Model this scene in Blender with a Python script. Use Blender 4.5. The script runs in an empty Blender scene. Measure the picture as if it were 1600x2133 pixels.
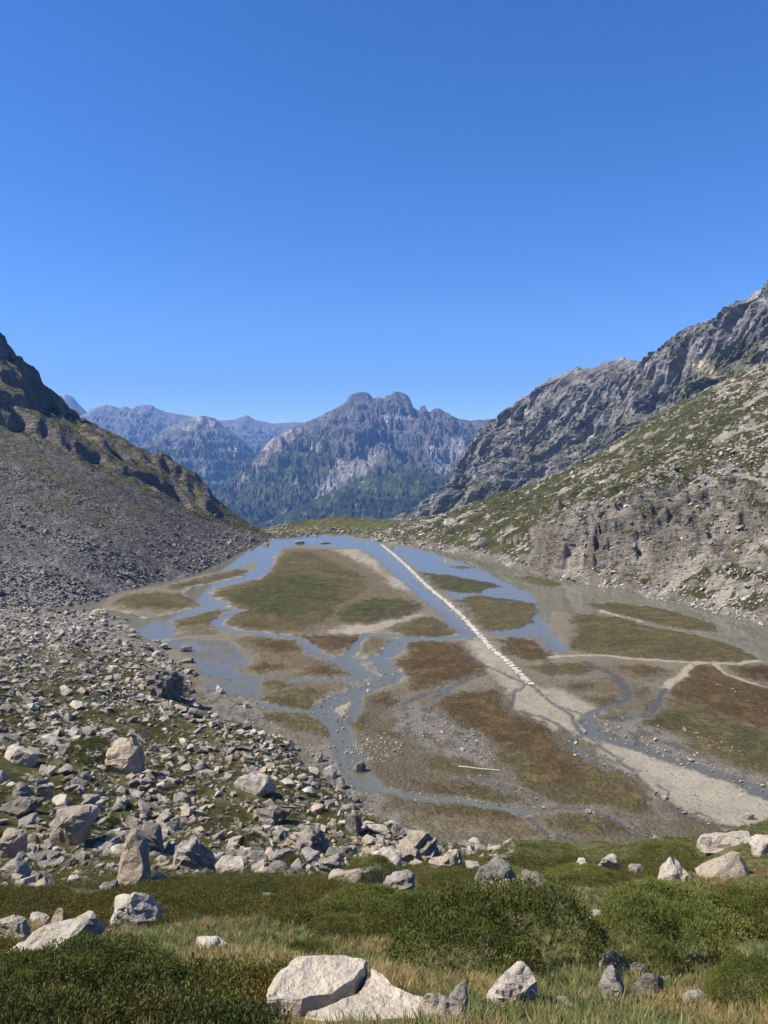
import bpy, bmesh, math, random
import numpy as np
from mathutils import Vector, Matrix, Euler

# ------------------------------------------------------------------ camera, sky, sun, exposure
scene = bpy.context.scene
COL = scene.collection
F, CX, CY, EYE = 1600.0, 800.0, 1066.5, 30.0      # focal length in photo pixels, picture centre, eye height over the lake
PITCH = math.radians(4.15)
cam_d = bpy.data.cameras.new('camera')
cam_d.sensor_fit = 'HORIZONTAL'; cam_d.sensor_width = 36.0; cam_d.lens = 36.0 * F / 1600.0
cam_d.clip_start = 0.1; cam_d.clip_end = 60000
cam = bpy.data.objects.new('camera', cam_d); COL.objects.link(cam)
cam.location = (0, 0, EYE); cam.rotation_euler = (math.pi / 2 - PITCH, 0, 0)
scene.camera = cam

SUN_AZ, SUN_EL = math.radians(-97), math.radians(50)   # azimuth from +Y (view) clockwise
world = bpy.data.worlds.new('World'); scene.world = world; world.use_nodes = True
wn = world.node_tree.nodes; wl = world.node_tree.links
bg = wn['Background']
sky = wn.new('ShaderNodeTexSky'); sky.sky_type = 'NISHITA'; sky.sun_disc = False
sky.sun_elevation = SUN_EL; sky.sun_rotation = SUN_AZ
sky.altitude = 2300; sky.air_density = 1.0; sky.dust_density = 1.0; sky.ozone_density = 3.0
hs = wn.new('ShaderNodeHueSaturation'); hs.inputs['Saturation'].default_value = 1.20; hs.inputs['Hue'].default_value = 0.506
gm = wn.new('ShaderNodeGamma'); gm.inputs['Gamma'].default_value = 1.22
wl.new(sky.outputs['Color'], gm.inputs['Color']); wl.new(gm.outputs['Color'], hs.inputs['Color']); wl.new(hs.outputs['Color'], bg.inputs['Color']); bg.inputs['Strength'].default_value = 0.081
sun_d = bpy.data.lights.new('sun', 'SUN'); sun_d.energy = 5.0; sun_d.angle = math.radians(0.53); sun_d.color = (1.0, 0.935, 0.79)
sun = bpy.data.objects.new('sun', sun_d); COL.objects.link(sun)
sv = Vector((math.sin(SUN_AZ) * math.cos(SUN_EL), math.cos(SUN_AZ) * math.cos(SUN_EL), math.sin(SUN_EL)))
sun.rotation_euler = sv.to_track_quat('Z', 'Y').to_euler(); sun.location = (-60, 20, 120)
scene.view_settings.view_transform = 'Standard'; scene.view_settings.look = 'None'
scene.view_settings.gamma = 1.0; scene.view_settings.exposure = 0.85; scene.view_settings.use_curve_mapping = False
cy = scene.cycles
cy.use_denoising = True; cy.max_bounces = 6; cy.diffuse_bounces = 2; cy.glossy_bounces = 2
cy.transparent_max_bounces = 8; cy.volume_bounces = 0; cy.use_adaptive_sampling = True
cy.adaptive_threshold = 0.02

rng = np.random.default_rng(7)
random.seed(7)

# ------------------------------------------------------------------ pixel <-> place
cp, sp = math.cos(PITCH), math.sin(PITCH)
def slope(py):                       # rise per metre of forward distance along a picture row
    v = (CY - np.asarray(py, float)) / F
    return (v * cp - sp) / (cp + v * sp)
def at_y(px, py, Y):                 # point of a pixel's ray at forward distance Y
    v = (CY - py) / F; u = (px - CX) / F
    dy = cp + v * sp
    return (u / dy * Y, Y, EYE + (v * cp - sp) / dy * Y)
def on_z(px, py, z=0.0):
    v = (CY - py) / F; u = (px - CX) / F
    t = (z - EYE) / (v * cp - sp)
    return (u * t, (cp + v * sp) * t)
def project(P):                      # world -> photo pixels
    P = np.asarray(P, float)
    x, y, z = P[..., 0], P[..., 1], P[..., 2] - EYE
    d = y * cp - z * sp; h = y * sp + z * cp
    d = np.maximum(d, 1e-3)
    return CX + F * x / d, CY - F * h / d

# ------------------------------------------------------------------ noise (numpy)
_p = rng.permutation(256); PERM = np.concatenate([_p, _p, _p])
_a = rng.random(256) * 2 * np.pi; G2 = np.stack([np.cos(_a), np.sin(_a)], 1)
_g = rng.normal(size=(256, 3)); G3 = _g / np.linalg.norm(_g, axis=1)[:, None]
def fade(t): return t * t * t * (t * (t * 6 - 15) + 10)
def noise2(x, y, seed=0):
    x = np.asarray(x, float) + seed * 17.31; y = np.asarray(y, float) + seed * 9.77
    xi = np.floor(x).astype(np.int64); yi = np.floor(y).astype(np.int64)
    xf, yf = x - xi, y - yi
    xi &= 255; yi &= 255
    u, v = fade(xf), fade(yf)
    def g(ix, iy, dx, dy):
        k = G2[PERM[PERM[ix & 255] + (iy & 255)]]
        return k[..., 0] * dx + k[..., 1] * dy
    a = g(xi, yi, xf, yf); b = g(xi + 1, yi, xf - 1, yf)
    c = g(xi, yi + 1, xf, yf - 1); d = g(xi + 1, yi + 1, xf - 1, yf - 1)
    return (a + u * (b - a) + v * ((c + u * (d - c)) - (a + u * (b - a)))) * 1.5
def noise3(x, y, z, seed=0):
    x = np.asarray(x, float) + seed * 17.31; y = np.asarray(y, float) + seed * 9.77; z = np.asarray(z, float) + seed * 5.3
    I = [np.floor(q).astype(np.int64) for q in (x, y, z)]
    f = [x - I[0], y - I[1], z - I[2]]
    w = [fade(q) for q in f]
    def g(a, b, c):
        k = G3[PERM[PERM[PERM[(I[0] + a) & 255] + ((I[1] + b) & 255)] + ((I[2] + c) & 255)]]
        return k[..., 0] * (f[0] - a) + k[..., 1] * (f[1] - b) + k[..., 2] * (f[2] - c)
    def lerp(a, b, t): return a + t * (b - a)
    return 1.4 * lerp(lerp(lerp(g(0,0,0), g(1,0,0), w[0]), lerp(g(0,1,0), g(1,1,0), w[0]), w[1]),
                      lerp(lerp(g(0,0,1), g(1,0,1), w[0]), lerp(g(0,1,1), g(1,1,1), w[0]), w[1]), w[2])
def fbm(x, y, o=4, seed=0, gain=.5):
    s = 0; a = 1; t = 0
    for k in range(o):
        s = s + a * noise2(x * 2**k, y * 2**k, seed + k); t += a; a *= gain
    return s / t
def ridged(x, y, o=4, seed=0, gain=.5):
    s = 0; a = 1; t = 0
    for k in range(o):
        s = s + a * (1 - 2 * np.abs(noise2(x * 2**k, y * 2**k, seed + k))); t += a; a *= gain
    return s / t
def sstep(a, b, x):
    t = np.clip((x - a) / (b - a), 0, 1); return t * t * (3 - 2 * t)
def mix(a, b, t):
    t = np.asarray(t)[..., None] if np.ndim(a) > np.ndim(t) or np.ndim(b) > np.ndim(t) or (np.ndim(a) == 1 and np.ndim(t) >= 1) else t
    return np.asarray(a) * (1 - t) + np.asarray(b) * t
def paint(C, col, w): return C * (1 - w[:, None]) + np.asarray(col)[None, :] * w[:, None]

# signed distance to polygon (negative inside) and distance to polyline
def seg_dist(P, A, B):
    d = B - A; L = max(float(d @ d), 1e-9)
    t = np.clip(((P - A) @ d) / L, 0, 1)
    q = P - (A + t[:, None] * d)
    return np.hypot(q[:, 0], q[:, 1]), t
def sdf_poly(P, poly, margin=6.0):
    poly = np.asarray(poly, float)
    out = np.full(len(P), margin)
    m = ((P[:, 0] > poly[:, 0].min() - margin) & (P[:, 0] < poly[:, 0].max() + margin) &
         (P[:, 1] > poly[:, 1].min() - margin) & (P[:, 1] < poly[:, 1].max() + margin))
    Q = P[m]
    if not len(Q): return out
    dist = np.full(len(Q), 1e9); ins = np.zeros(len(Q), bool)
    for i in range(len(poly)):
        A, B = poly[i], poly[(i + 1) % len(poly)]
        d, _ = seg_dist(Q, A, B); dist = np.minimum(dist, d)
        c = (A[1] > Q[:, 1]) != (B[1] > Q[:, 1])
        xx = (B[0] - A[0]) * (Q[:, 1] - A[1]) / (B[1] - A[1] + 1e-12) + A[0]
        ins ^= c & (Q[:, 0] < xx)
    out[m] = np.minimum(np.where(ins, -dist, dist), margin)
    return out
def line_dist(P, pts, margin=8.0):
    pts = np.asarray(pts, float); out = np.full(len(P), margin)
    m = ((P[:, 0] > pts[:, 0].min() - margin) & (P[:, 0] < pts[:, 0].max() + margin) &
         (P[:, 1] > pts[:, 1].min() - margin) & (P[:, 1] < pts[:, 1].max() + margin))
    Q = P[m]; d = np.full(len(Q), margin)
    for A, B in zip(pts[:-1], pts[1:]):
        d = np.minimum(d, seg_dist(Q, A, B)[0])
    out[m] = d
    return out

class TPS:                           # smooth sheet through measured points
    def __init__(s, pts, lam=0.02):
        P = np.array(pts, float); s.p = P[:, :2] / 100; n = len(P)
        K = s.k(s.p, s.p) + lam * np.eye(n) * 0.01
        A = np.zeros((n + 3, n + 3)); A[:n, :n] = K; A[:n, n] = 1; A[:n, n+1:] = s.p; A[n:, :n] = A[:n, n:].T
        s.w = np.linalg.solve(A, np.concatenate([P[:, 2], np.zeros(3)]))
    def k(s, a, b):
        d2 = ((a[:, None, :] - b[None]) ** 2).sum(-1)
        return d2 * np.log(d2 + 1e-12)
    def __call__(s, x, y):
        x = np.asarray(x, float); sh = x.shape
        q = np.stack([x.ravel(), np.asarray(y, float).ravel()], 1) / 100
        out = np.empty(len(q))
        for i in range(0, len(q), 40000):
            c = q[i:i+40000]
            out[i:i+40000] = s.k(c, s.p) @ s.w[:-3] + s.w[-3] + c @ s.w[-2:]
        return out.reshape(sh)

# ------------------------------------------------------------------ object helpers
def tag(o, label=None, cat=None, group=None, kind=None):
    if label: o['label'] = label
    if cat: o['category'] = cat
    if group: o['group'] = group
    if kind: o['kind'] = kind
    return o
def link(name, me, mat=None, parent=None, loc=None):
    o = bpy.data.objects.new(name, me); COL.objects.link(o)
    if mat is not None:
        me.materials.clear(); me.materials.append(mat)
    if parent is not None: o.parent = parent
    if loc is not None: o.location = loc
    return o
def raw_mesh(name, V, faces, col=None, smooth=True, extra=None):
    me = bpy.data.meshes.new(name)
    V = np.asarray(V, np.float32); faces = np.asarray(faces, np.int32)
    n = faces.shape[1]
    me.vertices.add(len(V)); me.vertices.foreach_set('co', V.ravel())
    me.loops.add(faces.size); me.loops.foreach_set('vertex_index', faces.ravel())
    me.polygons.add(len(faces))
    me.polygons.foreach_set('loop_start', np.arange(0, faces.size, n, dtype=np.int32))
    me.polygons.foreach_set('use_smooth', np.full(len(faces), smooth))
    me.update(calc_edges=True)
    if col is not None:
        a = me.attributes.new('Col', 'FLOAT_COLOR', 'POINT')
        c = np.ones((len(V), 4), np.float32); c[:, :3] = col; a.data.foreach_set('color', c.ravel())
    for k, v in (extra or {}).items():
        if np.ndim(v) == 2:
            a = me.attributes.new(k, 'FLOAT_COLOR', 'POINT'); c = np.ones((len(V), 4), np.float32); c[:, :3] = v; a.data.foreach_set('color', c.ravel()); continue
        a = me.attributes.new(k, 'FLOAT', 'POINT'); a.data.foreach_set('value', np.asarray(v, np.float32))
    return me
def grid_mesh(name, X, Y, Z, col, keep=None, smooth=True, extra=None):
    nv, nu = X.shape
    idx = np.arange(nv * nu).reshape(nv, nu)
    f = np.stack([idx[:-1, :-1], idx[:-1, 1:], idx[1:, 1:], idx[1:, :-1]], -1).reshape(-1, 4)
    V = np.stack([X, Y, Z], -1).reshape(-1, 3)
    if keep is not None:
        k = keep.ravel(); f = f[k[f].any(1)]
        used = np.zeros(len(V), bool); used[f] = True
        re = np.cumsum(used) - 1
        f = re[f]; V = V[used]; col = col[used]
        extra = {a: np.asarray(b)[used] for a, b in (extra or {}).items()}
    return raw_mesh(name, V, f, col, smooth, extra)

# ------------------------------------------------------------------ materials
def new_mat(name):
    m = bpy.data.materials.new(name); m.use_nodes = True
    nt = m.node_tree; b = nt.nodes['Principled BSDF']
    b.inputs['Roughness'].default_value = 0.9; b.inputs['Specular IOR Level'].default_value = 0.2
    return m, nt, b
def nd(nt, t, **kw):
    n = nt.nodes.new(t)
    for k, v in kw.items(): setattr(n, k, v)
    return n
def nz(nt, scale, detail=4, rough=.6, vec=None):
    n = nd(nt, 'ShaderNodeTexNoise'); n.inputs['Scale'].default_value = scale
    n.inputs['Detail'].default_value = detail; n.inputs['Roughness'].default_value = rough
    if vec is not None: nt.links.new(vec, n.inputs['Vector'])
    return n
def mapr(nt, val, a, b, c, d):
    n = nd(nt, 'ShaderNodeMapRange'); nt.links.new(val, n.inputs[0])
    for i, q in enumerate((a, b, c, d)): n.inputs[i + 1].default_value = q
    return n.outputs[0]
def mul(nt, colsock, fac):
    n = nd(nt, 'ShaderNodeVectorMath', operation='SCALE')
    nt.links.new(colsock, n.inputs[0]); nt.links.new(fac, n.inputs['Scale']); return n.outputs[0]
def mixc(nt, fac, a, b):
    n = nd(nt, 'ShaderNodeMix', data_type='RGBA')
    if isinstance(fac, float): n.inputs[0].default_value = fac
    else: nt.links.new(fac, n.inputs[0])
    for s, q in ((n.inputs[6], a), (n.inputs[7], b)):
        if isinstance(q, tuple): s.default_value = (*q, 1)
        else: nt.links.new(q, s)
    return n.outputs[2]
def bump(nt, b, h, strength, dist):
    n = nd(nt, 'ShaderNodeBump'); n.inputs['Strength'].default_value = strength; n.inputs['Distance'].default_value = dist
    nt.links.new(h, n.inputs['Height']); nt.links.new(n.outputs[0], b.inputs['Normal'])
def terrain_mat(name, s1, s2, amp, bdist, bstr=.8, wet=False):
    m, nt, b = new_mat(name)
    at = nd(nt, 'ShaderNodeAttribute', attribute_name='Col')
    tc = nd(nt, 'ShaderNodeTexCoord').outputs['Object']
    n1 = nz(nt, s1, 6, .65, tc); n2 = nz(nt, s2, 4, .6, tc)
    f1 = mapr(nt, n1.outputs[0], .3, .7, 1 - amp, 1 + amp); f2 = mapr(nt, n2.outputs[0], .3, .7, 1 - amp * .6, 1 + amp * .6)
    c = mul(nt, mul(nt, at.outputs['Color'], f1), f2)
    nt.links.new(c, b.inputs['Base Color'])
    ad = nd(nt, 'ShaderNodeMath', operation='ADD'); nt.links.new(n1.outputs[0], ad.inputs[0]); nt.links.new(n2.outputs[0], ad.inputs[1])
    bump(nt, b, ad.outputs[0], bstr, bdist)
    if wet:
        w = nd(nt, 'ShaderNodeAttribute', attribute_name='wet')
        nt.links.new(mapr(nt, w.outputs['Fac'], 0, 1, .92, .32), b.inputs['Roughness'])
        nt.links.new(mapr(nt, w.outputs['Fac'], 0, 1, .15, .5), b.inputs['Specular IOR Level'])
    return m
def rock_mat(name, pale, grey, dark, warm=.5, sc=1.0, strata=0.24):
    m, nt, b = new_mat(name)
    tc = nd(nt, 'ShaderNodeTexCoord').outputs['Object']
    oi = nd(nt, 'ShaderNodeObjectInfo').outputs['Random']
    off = nd(nt, 'ShaderNodeVectorMath', operation='ADD')
    cmb = nd(nt, 'ShaderNodeCombineXYZ')
    k = nd(nt, 'ShaderNodeMath', operation='MULTIPLY'); nt.links.new(oi, k.inputs[0]); k.inputs[1].default_value = 40
    for i in range(3): nt.links.new(k.outputs[0], cmb.inputs[i])
    nt.links.new(tc, off.inputs[0]); nt.links.new(cmb.outputs[0], off.inputs[1])
    v = off.outputs[0]
    n1 = nz(nt, 2.2 * sc, 6, .65, v); n2 = nz(nt, 9 * sc, 6, .7, v)
    st = nd(nt, 'ShaderNodeMapping'); nt.links.new(v, st.inputs[0]); st.inputs['Scale'].default_value = (1, 1.2, 4)
    n3 = nz(nt, 2.0 * sc, 4, .6, st.outputs[0])
    base = mixc(nt, oi, pale, grey)
    c = mixc(nt, mapr(nt, n1.outputs[0], .38, .62, 0, .55), base, grey)
    c = mixc(nt, mapr(nt, n2.outputs[0], .52, .70, 0, .8), c, dark)
    n4 = nz(nt, .9 * sc, 5, .6, v); c = mixc(nt, mapr(nt, n4.outputs[0], .54, .66, 0, .5), c, dark)
    c = mul(nt, c, mapr(nt, n3.outputs[0], .3, .7, 1 - strata, 1 + strata * .5))
    nt.links.new(c, b.inputs['Base Color'])
    ad = nd(nt, 'ShaderNodeMath', operation='ADD'); nt.links.new(n2.outputs[0], ad.inputs[0]); nt.links.new(n3.outputs[0], ad.inputs[1])
    bump(nt, b, ad.outputs[0], .9, .09 / sc)
    return m
def leaf_mat(name, c1, c2, c3, trans=.25):
    m, nt, b = new_mat(name)
    oi = nd(nt, 'ShaderNodeObjectInfo').outputs['Random']
    geo = nd(nt, 'ShaderNodeNewGeometry').outputs['Random Per Island']
    tc = nd(nt, 'ShaderNodeNewGeometry').outputs['Position']
    n1 = nz(nt, 1.6, 3, .6, tc)
    c = mixc(nt, geo, c1, c2)
    c = mixc(nt, mapr(nt, n1.outputs[0], .42, .68, 0, .8), c, c3)
    c = mul(nt, c, mapr(nt, oi, 0, 1, .75, 1.25))
    nt.links.new(c, b.inputs['Base Color']); b.inputs['Roughness'].default_value = .6
    tr = nd(nt, 'ShaderNodeBsdfTranslucent'); nt.links.new(c, tr.inputs['Color'])
    mx = nd(nt, 'ShaderNodeMixShader'); mx.inputs[0].default_value = trans
    out = nt.nodes['Material Output']
    nt.links.new(b.outputs[0], mx.inputs[1]); nt.links.new(tr.outputs[0], mx.inputs[2]); nt.links.new(mx.outputs[0], out.inputs['Surface'])
    return m

M_far = terrain_mat('far_mountain', .012, .05, .5, 22, .9)
M_cliff = terrain_mat('cliff', .05, .22, .55, 5.0, 1.0)
def slope_mat():                     # turf that breaks open over rock where the 'rock' weight says so
    m, nt, b = new_mat('slope')
    at = nd(nt, 'ShaderNodeAttribute', attribute_name='Col').outputs['Color']; rk = nd(nt, 'ShaderNodeAttribute', attribute_name='rock').outputs['Fac']
    tc = nd(nt, 'ShaderNodeTexCoord').outputs['Object']
    n1 = nz(nt, .35, 7, .7, tc); n2 = nz(nt, 1.6, 5, .65, tc)
    mp = nd(nt, 'ShaderNodeMapping'); nt.links.new(tc, mp.inputs[0]); mp.inputs['Rotation'].default_value = (.0, .45, .35); mp.inputs['Scale'].default_value = (.3, .5, .9)
    n3 = nz(nt, .9, 5, .65, mp.outputs[0])
    vo = nd(nt, 'ShaderNodeTexVoronoi', feature='DISTANCE_TO_EDGE'); vo.inputs['Scale'].default_value = .42; vd = nd(nt, 'ShaderNodeVectorMath', operation='ADD'); nt.links.new(mp.outputs[0], vd.inputs[0]); nt.links.new(nz(nt, .5, 4, .6, tc).outputs['Color'], vd.inputs[1]); nt.links.new(vd.outputs[0], vo.inputs['Vector'])
    ad = nd(nt, 'ShaderNodeMath', operation='ADD'); nt.links.new(rk, ad.inputs[0]); nt.links.new(mapr(nt, n1.outputs[0], .25, .75, -.55, .55), ad.inputs[1])
    ad2 = nd(nt, 'ShaderNodeMath', operation='ADD'); nt.links.new(ad.outputs[0], ad2.inputs[0]); nt.links.new(mapr(nt, n2.outputs[0], .3, .7, -.2, .2), ad2.inputs[1])
    fac = mapr(nt, ad2.outputs[0], .44, .56, 0, 1)
    turf = mul(nt, mul(nt, at, mapr(nt, n1.outputs[0], .3, .7, .6, 1.4)), mapr(nt, n2.outputs[0], .3, .7, .7, 1.3))
    rc = nd(nt, 'ShaderNodeAttribute', attribute_name='tone').outputs['Fac']
    rock = mixc(nt, rc, (.15, .132, .11), (.37, .325, .27))
    rock = mixc(nt, mapr(nt, n3.outputs[0], .52, .64, 0, .7), rock, (.085, .078, .07))
    rock = mixc(nt, mapr(nt, n2.outputs[0], .5, .7, 0, .5), rock, (.40, .365, .32))
    rock = mul(nt, rock, mapr(nt, vo.outputs['Distance'], 0, .05, .75, 1))
    nt.links.new(mixc(nt, fac, turf, rock), b.inputs['Base Color'])
    h = nd(nt, 'ShaderNodeMath', operation='ADD'); nt.links.new(mapr(nt, n3.outputs[0], .3, .7, 0, 1.2), h.inputs[0])
    h2 = nd(nt, 'ShaderNodeMath', operation='ADD'); nt.links.new(n2.outputs[0], h2.inputs[0]); nt.links.new(mapr(nt, vo.outputs['Distance'], 0, .12, -.25, 0), h2.inputs[1]); nt.links.new(h2.outputs[0], h.inputs[1])
    bump(nt, b, h.outputs[0], 1.0, .75)
    return m
M_slope = slope_mat()
M_hill = terrain_mat('hill', 1.2, 7, .45, .12, .9)
def bed_mat():
    m, nt, b = new_mat('lake_bed')
    at = nd(nt, 'ShaderNodeAttribute', attribute_name='Col').outputs['Color']; vc = nd(nt, 'ShaderNodeAttribute', attribute_name='VegCol').outputs['Color']
    vg = nd(nt, 'ShaderNodeAttribute', attribute_name='veg').outputs['Fac']; w = nd(nt, 'ShaderNodeAttribute', attribute_name='wet').outputs['Fac']
    tc = nd(nt, 'ShaderNodeTexCoord').outputs['Object']
    n1 = nz(nt, .45, 6, .65, tc); n2 = nz(nt, 2.6, 5, .65, tc); n3 = nz(nt, .16, 4, .6, tc)
    a1 = nd(nt, 'ShaderNodeMath', operation='ADD'); nt.links.new(vg, a1.inputs[0]); nt.links.new(mapr(nt, n2.outputs[0], .25, .75, -.42, .42), a1.inputs[1])
    a2 = nd(nt, 'ShaderNodeMath', operation='ADD'); nt.links.new(a1.outputs[0], a2.inputs[0]); nt.links.new(mapr(nt, n1.outputs[0], .25, .75, -.38, .38), a2.inputs[1])
    fac = mapr(nt, a2.outputs[0], .22, .78, 0, 1)
    soil = mul(nt, mul(nt, at, mapr(nt, n1.outputs[0], .3, .7, .75, 1.22)), mapr(nt, n2.outputs[0], .3, .7, .82, 1.18))
    veg = mul(nt, mul(nt, vc, mapr(nt, n3.outputs[0], .3, .7, .65, 1.35)), mapr(nt, n2.outputs[0], .3, .7, .55, 1.45))
    veg = mixc(nt, mapr(nt, n1.outputs[0], .5, .68, 0, .45), veg, (.16, .125, .06))
    nt.links.new(mixc(nt, fac, soil, veg), b.inputs['Base Color'])
    h = nd(nt, 'ShaderNodeMath', operation='ADD'); nt.links.new(n2.outputs[0], h.inputs[0]); nt.links.new(mapr(nt, fac, 0, 1, 0, 1.2), h.inputs[1])
    bump(nt, b, h.outputs[0], .9, .16)
    nt.links.new(mapr(nt, w, 0, 1, .92, .30), b.inputs['Roughness']); nt.links.new(mapr(nt, w, 0, 1, .15, .5), b.inputs['Specular IOR Level'])
    return m
M_bed = bed_mat()
PALE, GREY, DARK = (.40, .35, .285), (.235, .212, .182), (.085, .077, .065)
M_rock = rock_mat('boulder_rock', PALE, GREY, DARK)
M_rock_pale = rock_mat('pale_rock', (.56, .49, .41), (.42, .37, .31), (.17, .15, .125), strata=.2)
M_rock_dark = rock_mat('dark_rock', (.23, .2, .165), (.17, .155, .135), (.08, .075, .065))
M_rock_grey = rock_mat('grey_rock', (.35, .32, .28), (.245, .222, .192), (.09, .082, .07))
M_rock_tan = rock_mat('tan_rock', (.46, .375, .28), (.34, .285, .222), (.12, .1, .078))
M_scree = rock_mat('scree_rock', (.28, .25, .22), (.15, .135, .12), (.06, .055, .05))
M_slab = rock_mat('slab_rock', (.62, .57, .48), (.50, .455, .38), (.28, .25, .21), strata=.15)

# ------------------------------------------------------------------ measured sheets of ground
SHORE_F = [(-150,1262),(-20,1268),(130,1272),(230,1290),(330,1340),(395,1400),(412,1470),(500,1512),(600,1545),(640,1600),(715,1650),(760,1700),
           (830,1740),(900,1765),(1000,1785),(1200,1795),(1420,1795),(1500,1765),(1600,1742),(1800,1725)]
f_pts = [(*on_z(px, py, .25), .25) for px, py in SHORE_F]
for px, py, z in [(250,1255,-2.5),(420,1330,-4),(560,1420,-4),(640,1490,-4),(760,1580,-5),(850,1660,-5),(1000,1690,-6),(1200,1700,-7),(1420,1690,-7),(1600,1640,-7),(1900,1600,-7),(900,1400,-10),(1500,1450,-12),(700,1250,-9),(1200,1250,-14)]:
    f_pts.append((*on_z(px, py, 0), z))
for row in [(2133,6,[-300,0,400,800,1200,1600,1900]), (2050,8,[-300,0,400,800,1200,1600,1900]), (1980,10.8,[-300,0,400,800,1200,1600,1900]),
            (1900,16,[-200,0,300,600,900,1200,1600,1900]), (1855,22,[-200,0,300,600,900,1200,1450]), (1820,31,[1000,1200,1400]), (1815,27,[1600,1850])]:
    for px in row[2]: f_pts.append(at_y(px, row[0], row[1]))
for px, py, Y in [(-250,1760,34),(0,1770,36),(300,1790,37),(600,1800,40),(800,1790,44),(1000,1795,41),(1250,1792,40),(1420,1785,38),(1500,1768,37),(1600,1748,35),(1850,1700,33),
                  (-250,1650,42),(0,1680,44),(300,1690,47),(550,1700,53),(-250,1550,52),(0,1580,55),(200,1590,58),(400,1600,63),(-250,1450,68),(0,1490,70),(200,1480,77),(320,1450,87),
                  (-250,1360,92),(0,1390,93),(150,1380,101),(280,1365,110),(-250,1290,128),(0,1310,124),(130,1300,131)]:
    f_pts.append(at_y(px, py, Y))
for x, y, z in [(0,0,28.3),(-8,0,28.6),(8,0,28.3),(0,-8,31.5),(-10,-8,32),(10,-8,31.5),(-30,0,30),(30,0,29),(-30,15,23),(30,15,21.5),(-45,30,18),(40,30,14),(-30,-10,33),(30,-10,32)]:
    f_pts.append((x, y, z))
TF = TPS(f_pts)
def hF(x, y):
    r = np.hypot(x, y)
    far = sstep(20, 45, r)
    return TF(x, y) + fbm(x * .22, y * .22, 4, 3) * (.30 + .45 * far) + fbm(x * .06, y * .06, 2, 8) * .9 * sstep(12, 30, r) * sstep(.0, 3, TF(x, y) + .3)

l_pts = [(*on_z(px, py, .1), .1) for px, py in [(-200,1330),(-100,1295),(0,1272),(130,1262),(230,1236),(330,1211),(430,1182),(480,1160),(520,1139),(560,1122)]]
l_pts += [(*on_z(px, py, 0), z) for px, py, z in [(100,1330,-3),(230,1275,-4),(350,1240,-5),(470,1205,-5),(560,1160,-5),(620,1140,-6)]]
for px, py, Y in [(-250,1180,142),(-250,1050,165),(-250,900,200),(0,1215,155),(0,1150,168),(0,1070,186),(0,980,212),(0,890,240),(150,1230,158),(150,1150,175),(150,1060,202),(150,962,238),
                  (300,1160,187),(300,1100,211),(300,1032,242),(420,1130,230),(420,1085,255),(490,1110,262),
                  (0,800,256),(80,860,258),(150,905,262),(250,965,262),(350,1018,266),(0,738,275),(60,808,277),(130,872,280),(220,910,280),(300,942,279),(350,965,278),(372,998,277),(400,1014,277),(435,1050,273),(458,1086,270),(495,1110,265),(540,1117,272),(565,1118,280),(-200,500,285),(-200,680,255)]:
    l_pts.append(at_y(px, py, Y))
for x, y, z in [(-190,360,60),(-130,360,18),(-95,345,-2),(-70,335,-14),(-50,320,-14),(-120,440,-40),(-200,450,-10),(-60,440,-60)]:
    l_pts.append((x, y, z))
TL = TPS(l_pts)
def hL(x, y):
    px, py = project(np.stack([x, y, TL(x, y)], -1))
    top = np.interp(px, [-300, 0, 150, 300, 420, 490, 560], [800, 893, 965, 1035, 1088, 1112, 1130])
    band = sstep(8, -30, py - top)                     # rock ledges above the scree
    band = band * sstep(480, 400, px)
    wx = x + fbm(x * .05, y * .05, 3, 21) * 10; wy = y + fbm(x * .05, y * .05, 3, 22) * 12
    z0 = TL(wx * band + x * (1 - band), wy * band + y * (1 - band))
    q = (z0 + .62 * x - .1 * y) / 5.5 + fbm(x * .03, y * .03, 2, 23) * 1.4
    st = (np.floor(q) + sstep(.55, .95, q - np.floor(q))) - q
    z = z0 + band * (st * 3.0 + ridged(x * .09, y * .05, 4, 24) * 2.0)
    return z + (1 - band) * (fbm(x * .05, y * .05, 3, 25) * 1.2 * sstep(0, 8, z0) + fbm(x * .5, y * .5, 3, 26) * .3)

r_pts = [(*on_z(px, py, .1), .1) for px, py in [(560,1121),(620,1117),(660,1113),(720,1113),(790,1128),(860,1139),(950,1152),(1080,1187),(1150,1202),(1230,1216),(1300,1226),(1345,1242),(1450,1264),(1600,1302),(1800,1362),(2000,1430)]]
r_pts += [(*on_z(px, py, 0), z) for px, py, z in [(620,1140,-3),(700,1140,-4),(800,1165,-4),(950,1190,-5),(1100,1225,-7),(1250,1255,-9),(1400,1300,-8),(1600,1350,-7),(1800,1420,-7)]]
for px, py, Y in [(1170,1100,197),(1200,1065,202),(1300,1080,189),(1400,1052,190),(1500,1040,186),(1600,1012,181),(1750,960,180),(1400,1192,169),(1500,1160,163),(1600,1180,148),(1750,1150,140),
                  (1000,1100,255),(950,1085,290),(1080,1090,236),(1080,1145,219),(1300,1000,240),(1450,960,230),(1600,920,225),(1800,850,225),(1200,1005,280),(1100,1042,290),
                  (1600,840,280),(1450,880,290),(1300,942,310),(1850,700,300),(1600,757,360),(1480,812,365),(1400,852,370),(1330,892,375),(1250,950,380),(1180,990,385),(1100,1022,390),(1000,1051,380),(900,1076,350),(830,1090,322),
                  (700,1080,332),(625,1089,322),(780,1082,337),(560,1106,300)]:
    r_pts.append(at_y(px, py, Y))
for x, y, z in [(260,480,80),(170,480,35),(110,490,0),(60,480,-22),(10,430,-22),(-40,410,-25),(-80,400,-30)]:
    r_pts.append((x, y, z))
TR = TPS(r_pts)
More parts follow.
